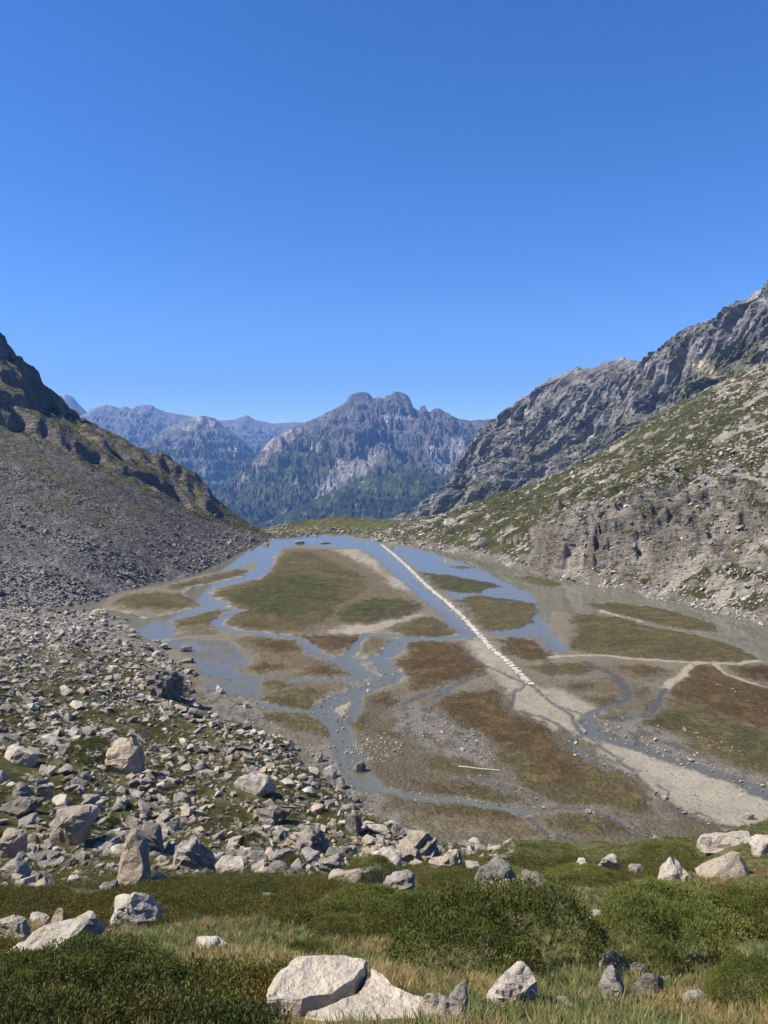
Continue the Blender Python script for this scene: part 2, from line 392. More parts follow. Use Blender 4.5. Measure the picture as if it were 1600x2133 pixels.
def hR(x, y, parts=False):
    px, py = project(np.stack([x, y, TR(x, y)], -1))
    crag = sdf_poly(np.stack([px, py], -1).reshape(-1, 2), [(1100,1120),(1180,1050),(1300,1050),(1400,1010),(1490,1010),(1560,1020),(1640,1060),(1640,1130),(1500,1150),(1420,1175),(1345,1250),(1140,1225)], 60).reshape(x.shape)
    crag = sstep(28, -22, crag + fbm(px * .03, py * .03, 3, 40) * 45)
    wy = y + crag * (ridged(x * .11 + .5 * noise2(x*.08, y*.08, 5), y * .06, 4, 31) * 2.6 + fbm(x * .3, y * .3, 4, 32, .6) * 2.6)
    wx = x + crag * fbm(x * .12, y * .12, 4, 33, .6) * 6
    z0 = TR(wx, wy)
    tq = np.clip(z0 / 17, 0, 1); lo = fbm(x * .09, y * .05, 3, 38) * .22
    z0 = z0 + crag * np.where((z0 > 0) & (z0 < 17), 17 * (.22 * tq + .78 * sstep(.22 + lo, .5 + lo, tq)) - z0, 0) * np.clip(.22 + fbm(x * .06, y * .06, 3, 39) * .9, 0, .55)
    up = sstep(.5, 6, z0)
    a, b = x * .90 + y * .44, -x * .44 + y * .90
    q = (z0 - .42 * x + .12 * y) / 3.2 + fbm(x * .04, y * .04, 3, 34) * 1.6
    st = (np.floor(q) + sstep(.5, .95, q - np.floor(q))) - q
    z = z0 + up * (st * (2.0 + .8 * crag) + ridged(a * .05, b * .16, 4, 35) * 1.7) + up * (fbm(x * .25, y * .25, 4, 36) * .9 + ridged(a * .22, b * .4, 3, 37) * .55)
    if parts: return z, crag, st
    return z

def ground(x, y):
    x = np.atleast_1d(np.asarray(x, float)); y = np.atleast_1d(np.asarray(y, float))
    z = np.full(x.shape, .08)
    z = np.where(y < 175, np.maximum(z, hF(x, y)), z)
    z = np.where((y > 110) & (x < -20), np.maximum(z, hL(x, y)), z)
    z = np.where((y > 120) & (x > -60), np.maximum(z, hR(x, y)), z)
    return z
def hit(px, py, y0=3.0, y1=380.0):                    # where a pixel's ray meets the ground
    Y = np.geomspace(y0, y1, 900)
    v = (CY - py) / F; dy = cp + v * sp
    X = (px - CX) / F / dy * Y; Z = EYE + (v * cp - sp) / dy * Y
    g = ground(X, Y)
    k = np.argmax(g > Z)
    if g[k] <= Z[k]: k = len(Y) - 1
    return float(X[k]), float(Y[k]), float(g[k])
# ------------------------------------------------------------------ far mountains
def in_px(P, polys, soft=6, warp=6, seed=60):
    px, py = project(P)
    px = px + fbm(px * .03, py * .03, 3, seed) * warp * 2; py = py + fbm(px * .03, py * .03, 3, seed + 3) * warp * 2
    Q = np.stack([px, py], -1); w = np.zeros(len(Q))
    for pl in polys: w = np.maximum(w, sstep(soft, -soft, sdf_poly(Q, pl, 60)))
    return w
def mountain(name, prof, Y0, depth, base, nu, nv, amp, seed, cols, label=None, gpow=1.25, back=.35, gul=1.0, crag=1.0):
    prof = np.array(prof, float)
    ridge = np.array([at_y(px, py, Y0) for px, py in prof])
    x = np.linspace(ridge[0, 0], ridge[-1, 0], nu)
    zr = np.interp(x, ridge[:, 0], ridge[:, 2])
    zr = zr + fbm(x * 30 / Y0, x * 0, 4, seed) * amp * .10
    sm = np.convolve(np.pad(zr, 40, mode='edge'), np.hanning(81) / np.hanning(81).sum(), 'valid')
    t = np.concatenate([np.linspace(-back, 0, int(nv * .12), endpoint=False), np.linspace(0, 1, nv - int(nv * .12)) ** 1.15])
    T, X = np.meshgrid(t, x, indexing='ij')
    Zr = np.broadcast_to(zr, X.shape); Sm = np.broadcast_to(sm, X.shape)
    Ta = np.abs(T)
    ZR = Zr * np.exp(-Ta * 14) + Sm * (1 - np.exp(-Ta * 14))
    g = (1 - np.clip(Ta, 0, 1)) ** gpow
    Yw = Y0 - T * depth
    k = 4000 / Y0 / 100 * gul
    wx = X + fbm(X * k * .4, Yw * k * .4, 3, seed + 1) * 60 / gul + T * 120 * noise2(X * k * .25, Yw * k * .25, seed + 9)
    rg = ridged(wx * k * .34, Yw * k * .19, 6, seed + 2, .58)
    rg2 = ridged((X + .6 * Yw) * k * 1.1, (Yw - .3 * X) * k * .8, 4, seed + 5, .6)
    env = np.clip(Ta * 5, 0, 1) * (1 - Ta) ** .6
    rg3 = ridged(X * k * 5, Yw * k * 3, 3, seed + 7, .6)
    Z = base + (ZR - base) * g + env * amp * (rg * 1.35 - .75) + np.clip(Ta * 12, 0.06, 1) * amp * (.40 * (rg2 - .3) + .14 * (rg3 - .3))
    tq = Z / (amp * .55) + .5 * fbm(X * k * .5, Yw * k * .5, 2, seed + 8) + X * k * .12
    Z = Z + crag * sstep(.03, .12, Ta) * sstep(.62, .25, Ta) * amp * .3 * ((np.floor(tq) + sstep(.5, .9, tq - np.floor(tq))) - tq)
    P = np.stack([X, Yw, Z], -1).reshape(-1, 3)
    dzx = np.gradient(Z, axis=1) / np.gradient(X, axis=1); dzy = np.gradient(Z, axis=0) / np.minimum(np.gradient(Yw, axis=0), -1e-3)
    st = np.hypot(dzx, dzy).ravel()
    C = cols(P, st, rg.ravel(), Ta.ravel())
    me = grid_mesh(name, X[::-1], Yw[::-1], Z[::-1], C.reshape(*X.shape, 3)[::-1].reshape(-1, 3), smooth=False)
    o = link(name, me, M_far); tag(o, kind='structure')
    return o
ROCKF, GRASSF, FORF, SCRF, PINKF = (.125, .115, .108), (.064, .076, .026), (.022, .032, .014), (.34, .30, .27), (.40, .31, .24)
def cols_main(P, st, rg, T):
    px, py = project(P); n = fbm(px * .02, py * .02, 4, 71); n2 = fbm(px * .09, py * .09, 3, 72)
    C = np.tile(ROCKF, (len(P), 1)) * (1 + .45 * n2[:, None])
    C = paint(C, SCRF, sstep(.15, .5, n + .3 * n2) * .5)
    gr = sstep(-25, 45, py - np.interp(px, [440, 560, 640, 700, 760, 830, 880, 930, 1000, 1100], [930, 900, 905, 930, 960, 950, 940, 925, 930, 930]) + n * 55)
    C = paint(C, GRASSF, gr * .92)
    C = paint(C, ROCKF, sstep(.25, .5, n2) * gr * .4)
    C = paint(C, FORF, sstep(-12, 22, py - 1040 + n * 40 + n2 * 25) * .8)
    C = paint(C, SCRF, in_px(P, [[(700,950),(735,962),(790,935),(812,930),(765,985),(705,1012),(658,1045),(642,1040),(690,985)], [(895,1018),(903,962),(885,928),(922,925),(962,912),(978,940),(942,960),(928,1000),(922,1022)], [(795,872),(862,858),(850,882),(800,888)]], 5, 7) * (.75 + .25 * n2))
    C = paint(C, PINKF, in_px(P, [[(528,962),(556,922),(606,890),(640,884),(600,925),(562,965),(540,978)], [(474,1048),(503,985),(521,984),(498,1020),(480,1054)], [(600,995),(618,990),(620,1003),(604,1006)], [(580,1070),(596,1058),(598,1072)]], 5, 8) * sstep(-.25, .15, n2))
    C = paint(C, (.8, .82, .85), in_px(P, [[(658,936),(664,926),(670,926),(668,934),(662,940)], [(642,935),(650,931),(648,937)]], 1.5, 0))
    return C
def cols_left(P, st, rg, T):
    px, py = project(P); n = fbm(px * .02, py * .02, 4, 81); n2 = fbm(px * .08, py * .08, 3, 82)
    C = np.tile(GRASSF, (len(P), 1)) * (1 + .3 * n2[:, None])
    C = paint(C, (.20, .185, .175), sstep(.05, .3, n2 + .5 * n + .55 * sstep(960, 880, py)) * .9)
    C = paint(C, (.40, .35, .31), in_px(P, [[(372,905),(400,872),(425,866),(440,872),(470,900),(455,898),(430,885),(395,905)], [(455,930),(500,925),(500,960),(490,965),(475,940)]], 6, 9) * sstep(-.1, .2, n2))
    C = paint(C, FORF, sstep(10, 50, py - 1010 + n * 50) * .85)
    return C
def cols_range(P, st, rg, T):
    px, py = project(P); n2 = fbm(px * .07, py * .07, 4, 92)
    C = np.tile((.20, .19, .20), (len(P), 1)) * (1 + .4 * n2[:, None])
    return paint(C, GRASSF, sstep(-.1, .4, n2 + (py - 900) / 90) * .7)
def cols_hill(P, st, rg, T):
    px, py = project(P); n2 = fbm(px * .12, py * .12, 4, 95); n = fbm(px * .03, py * .03, 3, 96)
    C = np.tile(FORF, (len(P), 1)) * (1 + .5 * n2[:, None])
    C = paint(C, GRASSF, sstep(.0, .25, n + .5 * n2 + .35 * sstep(1030, 985, py)) * .85)
    return paint(C, (.30, .27, .25), sstep(.42, .52, n2 + .4 * n) * .6)
mountain('distant_mountain', [(60,900),(100,850),(125,835),(138,822),(150,826),(165,842),(185,862),(210,880),(260,900),(300,920)], 8200, 2000, -500, 150, 70, 90, 101, cols_range)
mountain('distant_mountain', [(150,880),(190,853),(205,848),(222,842),(250,850),(262,846),(275,852),(285,845),(303,842),(318,843),(324,849),(345,858),(380,864),(410,868),(430,880),(480,905),(540,925)], 7600, 2400, -500, 220, 90, 110, 111, cols_range)
mountain('distant_mountain', [(400,900),(455,876),(490,874),(505,868),(516,865),(530,875),(570,882),(610,879),(640,882),(700,890),(760,900)], 9000, 2600, -500, 170, 70, 100, 121, cols_range)
mountain('distant_mountain', [(140,1040),(240,960),(300,920),(345,893),(375,882),(400,870),(425,865),(448,872),(465,888),(490,905),(520,930),(545,960),(570,985),(620,1010),(700,1040)], 5600, 2400, -520, 260, 170, 120, 131, cols_left)
mountain('twin_summit_mountain', [(330,1100),(400,1075),(450,1035),(490,1000),(525,960),(560,920),(600,893),(640,880),(700,850),(720,836),(727,826),(734,820),(745,817),(758,816),(768,819),(775,828),(783,831),(790,828),(797,832),(803,825),(815,824),(822,818),(840,819),(850,823),(856,833),(860,847),(866,852),(873,857),(876,847),(886,845),(889,857),(896,859),(903,851),(915,849),(925,856),(933,860),(945,868),(962,874),(985,876),(1010,874),(1035,869),(1050,872),(1100,890),(1200,900),(1300,930)], 4600, 2300, -480, 480, 300, 150, 141, cols_main, gpow=1.15)
mountain('forested_hill', [(480,1110),(560,1085),(640,1048),(700,1020),(780,995),(850,983),(900,984),(960,998),(1010,1025),(1060,1045),(1120,1080),(1180,1110)], 3000, 900, -420, 260, 90, 45, 151, cols_hill)

# valley floor: one sheet out to the horizon
a = 24000
vf = link('valley_floor', raw_mesh('valley_floor', [(-a, -a, -560), (a, -a, -560), (a, a, -560), (-a, a, -560)], [(0, 1, 2, 3)], np.tile((.07, .09, .04), (4, 1))), M_far)
tag(vf, kind='structure')

# ------------------------------------------------------------------ right-hand cliff mountain
def build_cliff():
    R = np.array([at_y(*q) for q in [(1900,400,780),(1750,480,840),(1600,588,900),(1570,612,918),(1550,632,930),(1500,662,950),(1470,672,965),(1440,688,980),(1425,712,1000),(1400,722,1015),(1380,742,1030),(1360,752,1045),(1340,756,1060),(1320,748,1070),(1300,744,1080),(1280,750,1090),(1260,752,1100),(1240,764,1115),(1210,767,1130),(1190,772,1140),(1155,784,1160),(1120,806,1190),(1082,832,1220),(1078,852,1235),(1064,858,1240),(1050,868,1260),(1040,892,1280),(1010,940,1320),(960,990,1370),(900,1040,1430),(860,1062,1460),(810,1080,1500),(770,1110,1540)]])
    L = np.concatenate([[0], np.cumsum(np.hypot(*np.diff(R[:, :2], axis=0).T))])
    nu, nv = 460, 260
    s = np.linspace(0, L[-1], nu)
    X0, Y0, Z0 = (np.interp(s, L, R[:, i]) for i in range(3))
    Z0 = Z0 + fbm(s * .05, s * 0, 4, 41, .7) * 9
    t = np.concatenate([np.linspace(-40, 0, 20, endpoint=False), np.linspace(0, 520, nv - 20)])
    T, S = np.meshgrid(t, s, indexing='ij')
    Ta = np.abs(T)
    drop = np.where(T < 0, Ta * 1.1, 0)
    tt = np.maximum(T, 0)
    ledge = fbm(S * .006, tt * .01, 2, 42) * 30
    drop = drop + np.interp(tt + ledge * sstep(0, 60, tt), [0, 25, 90, 180, 240, 330, 520], [0, 30, 105, 170, 245, 330, 470])
    env = sstep(0, 25, Ta)
    wS = S + fbm(S * .012, tt * .012, 3, 43) * 35 - tt * .12
    rib = ridged(wS * .014, tt * .003, 4, 44, .55)
    fine = ridged(wS * .05, tt * .009, 4, 45, .6)
    crk = ridged(wS * .16, tt * .05, 3, 49, .6)
    off = env * (rib * 46 + fine * 17 + crk * 5 - 18)
    dz = env * (fine * 8 + fbm(S * .06, tt * .06, 4, 46, .65) * 7)
    X = X0[None] - (T + off) * .80; Y = Y0[None] - (T + off) * .60; Z = Z0[None] - drop + dz
    P = np.stack([X, Y, Z], -1).reshape(-1, 3)
    px, py = project(P); n = fbm(px * .012, py * .012, 4, 47); n2 = fbm(px * .06, py * .06, 3, 48)
    C = np.tile((.185, .175, .168), (len(P), 1)) * (1 + .4 * n2[:, None])
    C = paint(C, (.32, .30, .275), sstep(.0, .35, n2 + .4 * n) * .6)
    flat = sstep(1.35, .75, np.abs(np.gradient(Z, axis=0) / 1.75)).ravel()
    C = paint(C, (.115, .11, .055), np.clip(flat * .30 + sstep(.18, .4, n + .3 * n2) * .6, 0, .75))
    C = paint(C, (.12, .125, .055), in_px(P, [[(1040,1060),(1100,1015),(1000,1010),(960,1000),(900,1045),(820,1085),(900,1100),(1000,1075)], [(1240,905),(1320,855),(1340,862),(1260,930),(1170,950)]], 14, 12) * .55)
    C = paint(C, (.10, .105, .05), in_px(P, [[(1440,760),(1560,700),(1600,720),(1540,790),(1480,840),(1430,830)], [(1400,800),(1440,770),(1450,830),(1420,850)]], 12, 10) * .7)
    C = paint(C, (.50, .40, .29), in_px(P, [[(1438,752),(1460,745),(1475,765),(1500,780),(1490,790),(1462,775)]], 4, 4) * .8)
    C = paint(C, (.46, .41, .34), in_px(P, [[(900,1025),(908,1040),(895,1058),(850,1082),(835,1088),(870,1066),(893,1045)]], 3, 3) * .8)
    me = grid_mesh('cliff_mountain', X[::-1, ::-1], Y[::-1, ::-1], Z[::-1, ::-1], C.reshape(*X.shape, 3)[::-1, ::-1].reshape(-1, 3), smooth=False)
    tag(link('cliff_mountain', me, M_cliff), kind='structure')
build_cliff()

# ------------------------------------------------------------------ right slope
def px_noise(P, s, seed): return fbm(P[:, 0] * s, P[:, 1] * s, 4, seed)
def build_right():
    Yv = np.concatenate([np.linspace(128, 160, 50, endpoint=False), np.linspace(160, 212, 130, endpoint=False), np.linspace(212, 400, 190, endpoint=False), np.linspace(400, 500, 20)])
    u = np.linspace(-.2, .78, 560)
    Yg, U = np.meshgrid(Yv, u, indexing='ij'); X = U * Yg
    Z, crag, st = hR(X, Yg, True)
    P = np.stack([X, Yg, Z], -1).reshape(-1, 3)
    px, py = project(P)
    n = px_noise(P, .035, 51); n2 = px_noise(P, .16, 52)
    GR, GR2, RK, RKL = (.054, .058, .018), (.095, .086, .034), (.21, .19, .165), (.42, .375, .32)
    C = np.tile(GR, (len(P), 1)); C = paint(C, GR2, sstep(-.1, .4, n2))
    sx = np.gradient(Z, axis=1) / np.gradient(X, axis=1); sy = np.gradient(Z, axis=0) / np.gradient(Yg, axis=0)
    steep = np.hypot(sx, sy).ravel()
    rocky = sstep(.85, 1.35, steep + .45 * n2 + .35 * n)
    stripes = px_noise(np.stack([(P[:, 0] * .9 + P[:, 1] * .44) * .35, -P[:, 0] * .44 + P[:, 1] * .9], 1), .13, 53)
    pale = in_px(P, [[(1450,760),(1640,700),(1640,1010),(1500,985),(1300,1010),(1200,1000),(1330,985),(1420,930),(1560,860),(1500,840)], [(1100,1020),(1180,985),(1290,975),(1280,1010),(1120,1045)], [(880,1065),(1000,1055),(1050,1075),(930,1100),(830,1110)]], 25, 22)
    rocky = np.maximum(rocky, sstep(.12, .3, stripes + .5 * n2 + .22 * pale - .14))
    tone = sstep(-.25, .45, stripes + .5 * n2 + .5 * pale - .1)
    cr = crag.ravel(); rocky = np.maximum(rocky * .95, cr * sstep(.45, 1.0, steep + .3 * n2)); tone = tone * (1 - .5 * cr * sstep(-.3, .3, n))
    tone = np.maximum(tone, in_px(P, [[(1150,1190),(1185,1130),(1215,1135),(1225,1215)], [(1300,1150),(1345,1120),(1365,1180),(1340,1200)]], 10, 8) * .85)
    pth = in_px(P, [[(1480,972),(1530,982),(1600,1002),(1660,1020),(1660,1030),(1600,1012),(1530,992),(1480,980)]], 3, 2); rocky = np.maximum(rocky, pth); tone = np.maximum(tone, pth)
    rocky = np.maximum(rocky, sstep(2.5, .6, P[:, 2]) * .9 * sstep(780, 900, px + 60 * n))          # stony shore
    kn = in_px(P, [[(590,1108),(640,1085),(700,1074),(800,1076),(840,1085),(800,1100),(700,1105)]], 6, 5); C = paint(C, (.12, .115, .04), kn * .9); rocky *= 1 - kn
    me = grid_mesh('rocky_slope', X, Yg, Z, C, keep=Z > -1.2, extra={'rock': rocky, 'tone': tone})
    tag(link('rocky_slope', me, M_slope), kind='structure')
build_right()

# ------------------------------------------------------------------ left scree slope
def build_left():
    Yv = np.concatenate([np.linspace(112, 235, 170, endpoint=False), np.linspace(235, 285, 130, endpoint=False), np.linspace(285, 380, 30)])
    u = np.linspace(-.74, -.10, 420)
    Yg, U = np.meshgrid(Yv, u, indexing='ij'); X = U * Yg
    Z = hL(X, Yg)
    P = np.stack([X, Yg, Z], -1).reshape(-1, 3); px, py = project(P)
    n = px_noise(P, .04, 55); n2 = px_noise(P, .25, 56)
    top = np.interp(px, [-300, 0, 150, 300, 420, 490, 560], [800, 893, 965, 1035, 1088, 1112, 1130])
    chute = fbm(P[:, 0] * .012, P[:, 1] * .11, 4, 79); C = np.tile((.155, .142, .13), (len(P), 1)) * (1 + .35 * n2[:, None] + .7 * chute[:, None])
    C = paint(C, (.30, .27, .25), sstep(1110, 1230, py + n * 60) * .7)
    C = paint(C, (.10, .095, .04), in_px(P, [[(0,900),(120,975),(300,1060),(360,1085),(300,1085),(100,1010),(0,950)], [(60,1030),(130,1040),(260,1095),(300,1120),(200,1100),(80,1060)]], 12, 16) * sstep(-.3, .1, n2) * .75)
    band = sstep(4, -18, py - top)
    sx = np.gradient(Z, axis=1) / np.gradient(X, axis=1); sy = np.gradient(Z, axis=0) / np.gradient(Yg, axis=0)
    steep = np.hypot(sx, sy).ravel()
    B = np.tile((.085, .08, .036), (len(P), 1)); rocky = band * sstep(.7, 1.15, steep + .4 * n2); tone = .15 + .35 * sstep(.05, .3, n2 + .4 * n)
    C = C * (1 - band[:, None]) + B * band[:, None]
    me = grid_mesh('scree_slope', X, Yg, Z, C, keep=Z > -1.2, extra={'rock': rocky - .6 * (1 - band), 'tone': tone})
    tag(link('scree_slope', me, M_slope), kind='structure')
build_left()

# ------------------------------------------------------------------ near hillside
GRASSY = [[(-50,1885),(120,1860),(200,1940),(400,1935),(560,1920),(800,1960),(880,2040),(880,2180),(-50,2180)], [(880,2100),(1000,2060),(1250,2090),(1650,2080),(1650,2200),(880,2200)], [(1100,1850),(1300,1830),(1650,1780),(1650,1900),(1300,1900),(1100,1900)]]
def build_hill():
    r = np.concatenate([np.geomspace(1.2, 40, 240, endpoint=False), np.linspace(40, 165, 190)])
    th = np.linspace(math.radians(-58), math.radians(52), 420)
    Rg, T = np.meshgrid(r, th, indexing='ij'); X = Rg * np.sin(T); Y = Rg * np.cos(T)
    Z = hF(X, Y)
    P = np.stack([X, Y, Z], -1).reshape(-1, 3); px, py = project(P)
    n = px_noise(P, .12, 57); n2 = px_noise(P, .7, 58)
    C = np.tile((.066, .068, .021), (len(P), 1))
    C = paint(C, (.125, .10, .04), sstep(-.05, .35, n2 + .5 * n) * .7)
    C = paint(C, (.11, .09, .065), sstep(.15, .45, n2 - .4 * n) * .7)
    C = paint(C, (.24, .17, .075), in_px(P, GRASSY, 15, 20) * sstep(-.2, .3, n + .4 * n2) * .75)
    C = paint(C, (.25, .23, .21), sstep(1450, 1330, py + n * 80) * .55 * (Rg.ravel() > 45))
    C = paint(C, (.17, .16, .15), sstep(1.2, .1, P[:, 2] + n * .6) * .8)
    me = grid_mesh('hillside', X, Y, Z, C, keep=Z > -.8)
    tag(link('hillside', me, M_hill), kind='structure')
build_hill()

# ------------------------------------------------------------------ lake bed with its braided channels, and the water
def cA(p): return [on_z(x / 2 + 100, y / 2 + 1050) for x, y in p]
def cB(p): return [on_z(x * .53125 + 750, y * .53125 + 1050) for x, y in p]
def cP(p): return [on_z(x, y) for x, y in p]
RUST, OLIVE, GREEN, PALEB, SAND, MUD, GRAV, WETG = (.070, .044, .018), (.078, .062, .025), (.045, .047, .015), (.15, .118, .074), (.30, .265, .205), (.165, .142, .102), (.165, .147, .122), (.065, .062, .058)
VEG = [  # colour, rim, polygon
 (PALEB, cA([(270,400),(330,375),(450,365),(560,375),(640,400),(660,415),(600,435),(480,450),(360,440),(290,425)])),
 (OLIVE, cA([(290,402),(340,382),(450,372),(560,382),(620,405),(580,428),(480,440),(360,432),(310,420)])),
 (OLIVE, cA([(490,345),(600,320),(700,295),(780,275),(830,280),(810,295),(700,320),(600,340),(540,355)])),
 (PALEB, cA([(690,370),(720,345),(800,325),(870,310),(910,290),(930,255),(960,225),(980,190),(1060,185),(1180,190),(1270,230),(1340,270),(1400,310),(1430,350),(1500,385),(1550,430),(1530,455),(1450,475),(1350,500),(1230,505),(1200,520),(1150,530),(1100,545),(1000,545),(900,535),(800,520),(740,495),(750,470),(820,450),(820,440),(760,425),(730,395)])),
 (OLIVE, cA([(700,370),(800,340),(900,310),(960,240),(1000,200),(1100,200),(1200,250),(1290,290),(1330,340),(1300,380),(1220,420),(1190,470),(1120,500),(1050,530),(900,525),(800,510),(750,495),(760,470),(830,445),(760,415)])),
 (GREEN, cA([(760,380),(880,340),(960,300),(1100,300),(1220,340),(1200,400),(1120,450),(1000,470),(880,450),(790,420)])),
 (GREEN, cA([(1210,450),(1260,415),(1340,395),(1450,395),(1520,410),(1555,432),(1520,458),(1440,478),(1340,500),(1240,495),(1200,475)])),
 (OLIVE, cB([(120,490),(200,455),(270,445),(330,470),(360,505),(330,520),(250,525),(170,515)])),
 (RUST, cA([(1040,555),(1120,550),(1220,545),(1290,550),(1290,575),(1270,600),(1200,620),(1120,605),(1090,580)])),
 (PALEB, cA([(1300,590),(1340,560),(1400,555),(1420,575),(1410,605),(1360,620),(1310,620)])),
 (PALEB, cA([(460,510),(540,470),(640,445),(740,435),(770,440),(720,465),(690,490),(700,515),(720,545),(600,550),(520,545)])),
 (OLIVE, cA([(520,500),(600,470),(680,450),(720,450),(680,485),(660,500),(560,510)])),
 (PALEB, cA([(790,560),(880,545),(1000,560),(1060,590),(1100,640),(1200,670),(1270,700),(1230,725),(1080,720),(1040,690),(960,700),(870,715),(820,690),(860,660),(880,630),(800,600)])),
 (RUST, cA([(830,570),(900,560),(1000,575),(1040,600),(1000,620),(900,610)])), (RUST, cA([(850,690),(900,665),(980,675),(960,695),(880,705)])), (RUST, cA([(1060,690),(1140,675),(1240,705),(1180,718),(1080,710)])),
 (OLIVE, cA([(890,745),(960,735),(1010,755),(970,770),(910,768)])),
 (PALEB, cA([(1000,790),(1060,760),(1120,742),(1245,752),(1180,785),(1110,810)])),
 (OLIVE, cA([(880,815),(940,790),(1030,770),(1100,775),(1130,795),(1105,815),(1090,850),(1000,850),(920,835)])),
 (OLIVE, cA([(900,880),(980,870),(1090,880),(1150,915),(1190,960),(1120,965),(1010,950),(980,920),(910,905)])),
 (OLIVE, cA([(1250,900),(1290,870),(1340,880),(1320,920),(1290,950),(1250,940)])),
 (SAND, cA([(1180,830),(1210,808),(1250,810),(1250,850),(1225,872),(1195,855)])),
 (PALEB, cB([(140,545),(260,530),(400,540),(430,590),(505,640),(490,672),(400,698),(290,730),(215,755),(180,720),(190,680),(95,630),(160,600),(190,575)])),
 (RUST, cB([(175,550),(260,540),(385,550),(415,590),(485,640),(475,660),(400,685),(290,715),(220,745),(195,715),(205,680),(120,630),(175,602),(208,577)])),
 (RUST, cB([(45,760),(90,740),(140,770),(110,800),(60,790)])),
 (RUST, cB([(300,780),(380,740),(520,725),(570,750),(560,790),(600,830),(700,860),(760,920),(800,960),(780,1000),(700,1010),(620,980),(540,1000),(550,950),(480,900),(400,880),(350,830)])),
 (OLIVE, cB([(540,1000),(620,980),(700,1000),(800,960),(830,980),(900,1020),(1000,1060),(1080,1090),(1090,1130),(1150,1200),(1000,1190),(900,1190),(800,1180),(700,1150),(640,1120),(600,1060)])),
 (RUST, cB([(680,990),(800,970),(900,1030),(880,1080),(760,1090),(690,1050)])),
 (OLIVE, cB([(380,370),(450,355),(580,370),(700,390),(700,430),(670,470),(580,495),(500,500),(450,450)])),
 (RUST, cB([(545,535),(600,525),(670,535),(740,590),(740,610),(660,615),(580,590)])),
 (OLIVE, cB([(840,430),(1000,440),(1150,480),(1300,510),(1450,550),(1570,605),(1480,620),(1300,615),(1100,605),(900,590),(820,560),(850,500)])),
 (OLIVE, cB([(880,390),(1000,385),(1200,410),(1400,470),(1400,500),(1250,490),(1100,460),(950,430)])),
 (OLIVE, cB([(600,285),(680,280),(800,310),(760,330),(660,310)])), (OLIVE, cB([(340,247),(390,241),(440,250),(400,258)])),
 (GREEN, cB([(245,270),(330,275),(480,300),(560,320),(460,350),(380,350),(300,330)])),
 (OLIVE, cB([(660,640),(740,625),(880,625),(940,650),(860,670),(740,675)])),
 (RUST, cB([(1300,630),(1400,640),(1480,690),(1700,740),(1700,920),(1550,870),(1480,850),(1350,800),(1250,770),(1190,740),(1280,680)])),
 (RUST, cB([(1450,640),(1700,625),(1700,720),(1500,680)])), (PALEB, cB([(940,640),(1100,625),(1240,650),(1190,690),(1100,700),(1010,670)])), (RUST, cB([(1030,640),(1130,635),(1200,660),(1110,680)])),
 (OLIVE, cB([(1180,760),(1320,790),(1450,850),(1600,900),(1700,950),(1700,1080),(1500,1040),(1400,990),(1300,960),(1260,900),(1180,880),(1110,860),(1160,830),(1240,810)])),
 (GREEN, cB([(1110,860),(1200,815),(1310,820),(1280,850),(1150,870)])), (GREEN, cB([(1450,870),(1640,930),(1640,1000),(1520,960)])),
 (PALEB, cB([(770,715),(850,690),(1000,685),(1035,720),(1000,755),(850,745)])), (RUST, cB([(790,720),(860,700),(930,705),(860,735)])), (OLIVE, cB([(890,760),(1000,755),(1030,785),(950,795)])),
 (OLIVE, cB([(1050,740),(1110,725),(1130,745),(1070,760)])), (OLIVE, cB([(1110,785),(1150,770),(1140,800)])), (RUST, cB([(945,843),(1020,832),(1005,850)])),
 (PALEB, cB([(180,1180),(300,1190),(400,1180),(580,1200),(660,1250),(720,1310),(600,1330),(420,1270),(200,1255)])), (OLIVE, cB([(190,1190),(260,1185),(390,1185),(560,1205),(610,1235),(480,1240),(260,1220)])),
 (OLIVE, cB([(690,1230),(800,1222),(950,1238),(1060,1280),(1000,1312),(850,1290),(740,1262)])), (OLIVE, cB([(810,1350),(900,1335),(960,1365),(880,1385)])),
 (OLIVE, cB([(200,1090),(400,1090),(600,1130),(640,1170),(450,1160),(280,1130)])), (OLIVE, cB([(240,990),(400,1000),(520,1070),(380,1070),(260,1040)])), (OLIVE, cB([(40,890),(180,900),(170,920),(60,910)])),
 (OLIVE, cB([(900,1030),(1080,1100),(1150,1200),(1100,1230),(980,1200),(900,1110)])),
]
SANDS = [cB([(420,540),(500,535),(640,705),(800,735),(940,805),(880,850),(1000,930),(1100,970),(1300,1045),(1500,1120),(1700,1190),(1700,1330),(1440,1275),(1300,1210),(1150,1130),(1000,1020),(850,900),(760,890),(640,820),(580,780),(560,700),(470,630)]),
         cA([(1180,190),(1290,190),(1370,240),(1400,290),(1480,310),(1500,360),(1430,350),(1400,300),(1330,260),(1240,215)]), cA([(1100,510),(1240,500),(1360,500),(1450,478),(1540,455),(1560,465),(1460,495),(1420,520),(1300,545),(1180,545)]),
         cA([(870,190),(960,180),(950,215),(900,235)]), cA([(390,475),(450,478),(440,490),(400,490)]), cB([(1040,960),(1200,1000),(1400,1060),(1600,1140),(1600,1230),(1400,1170),(1150,1080)])]
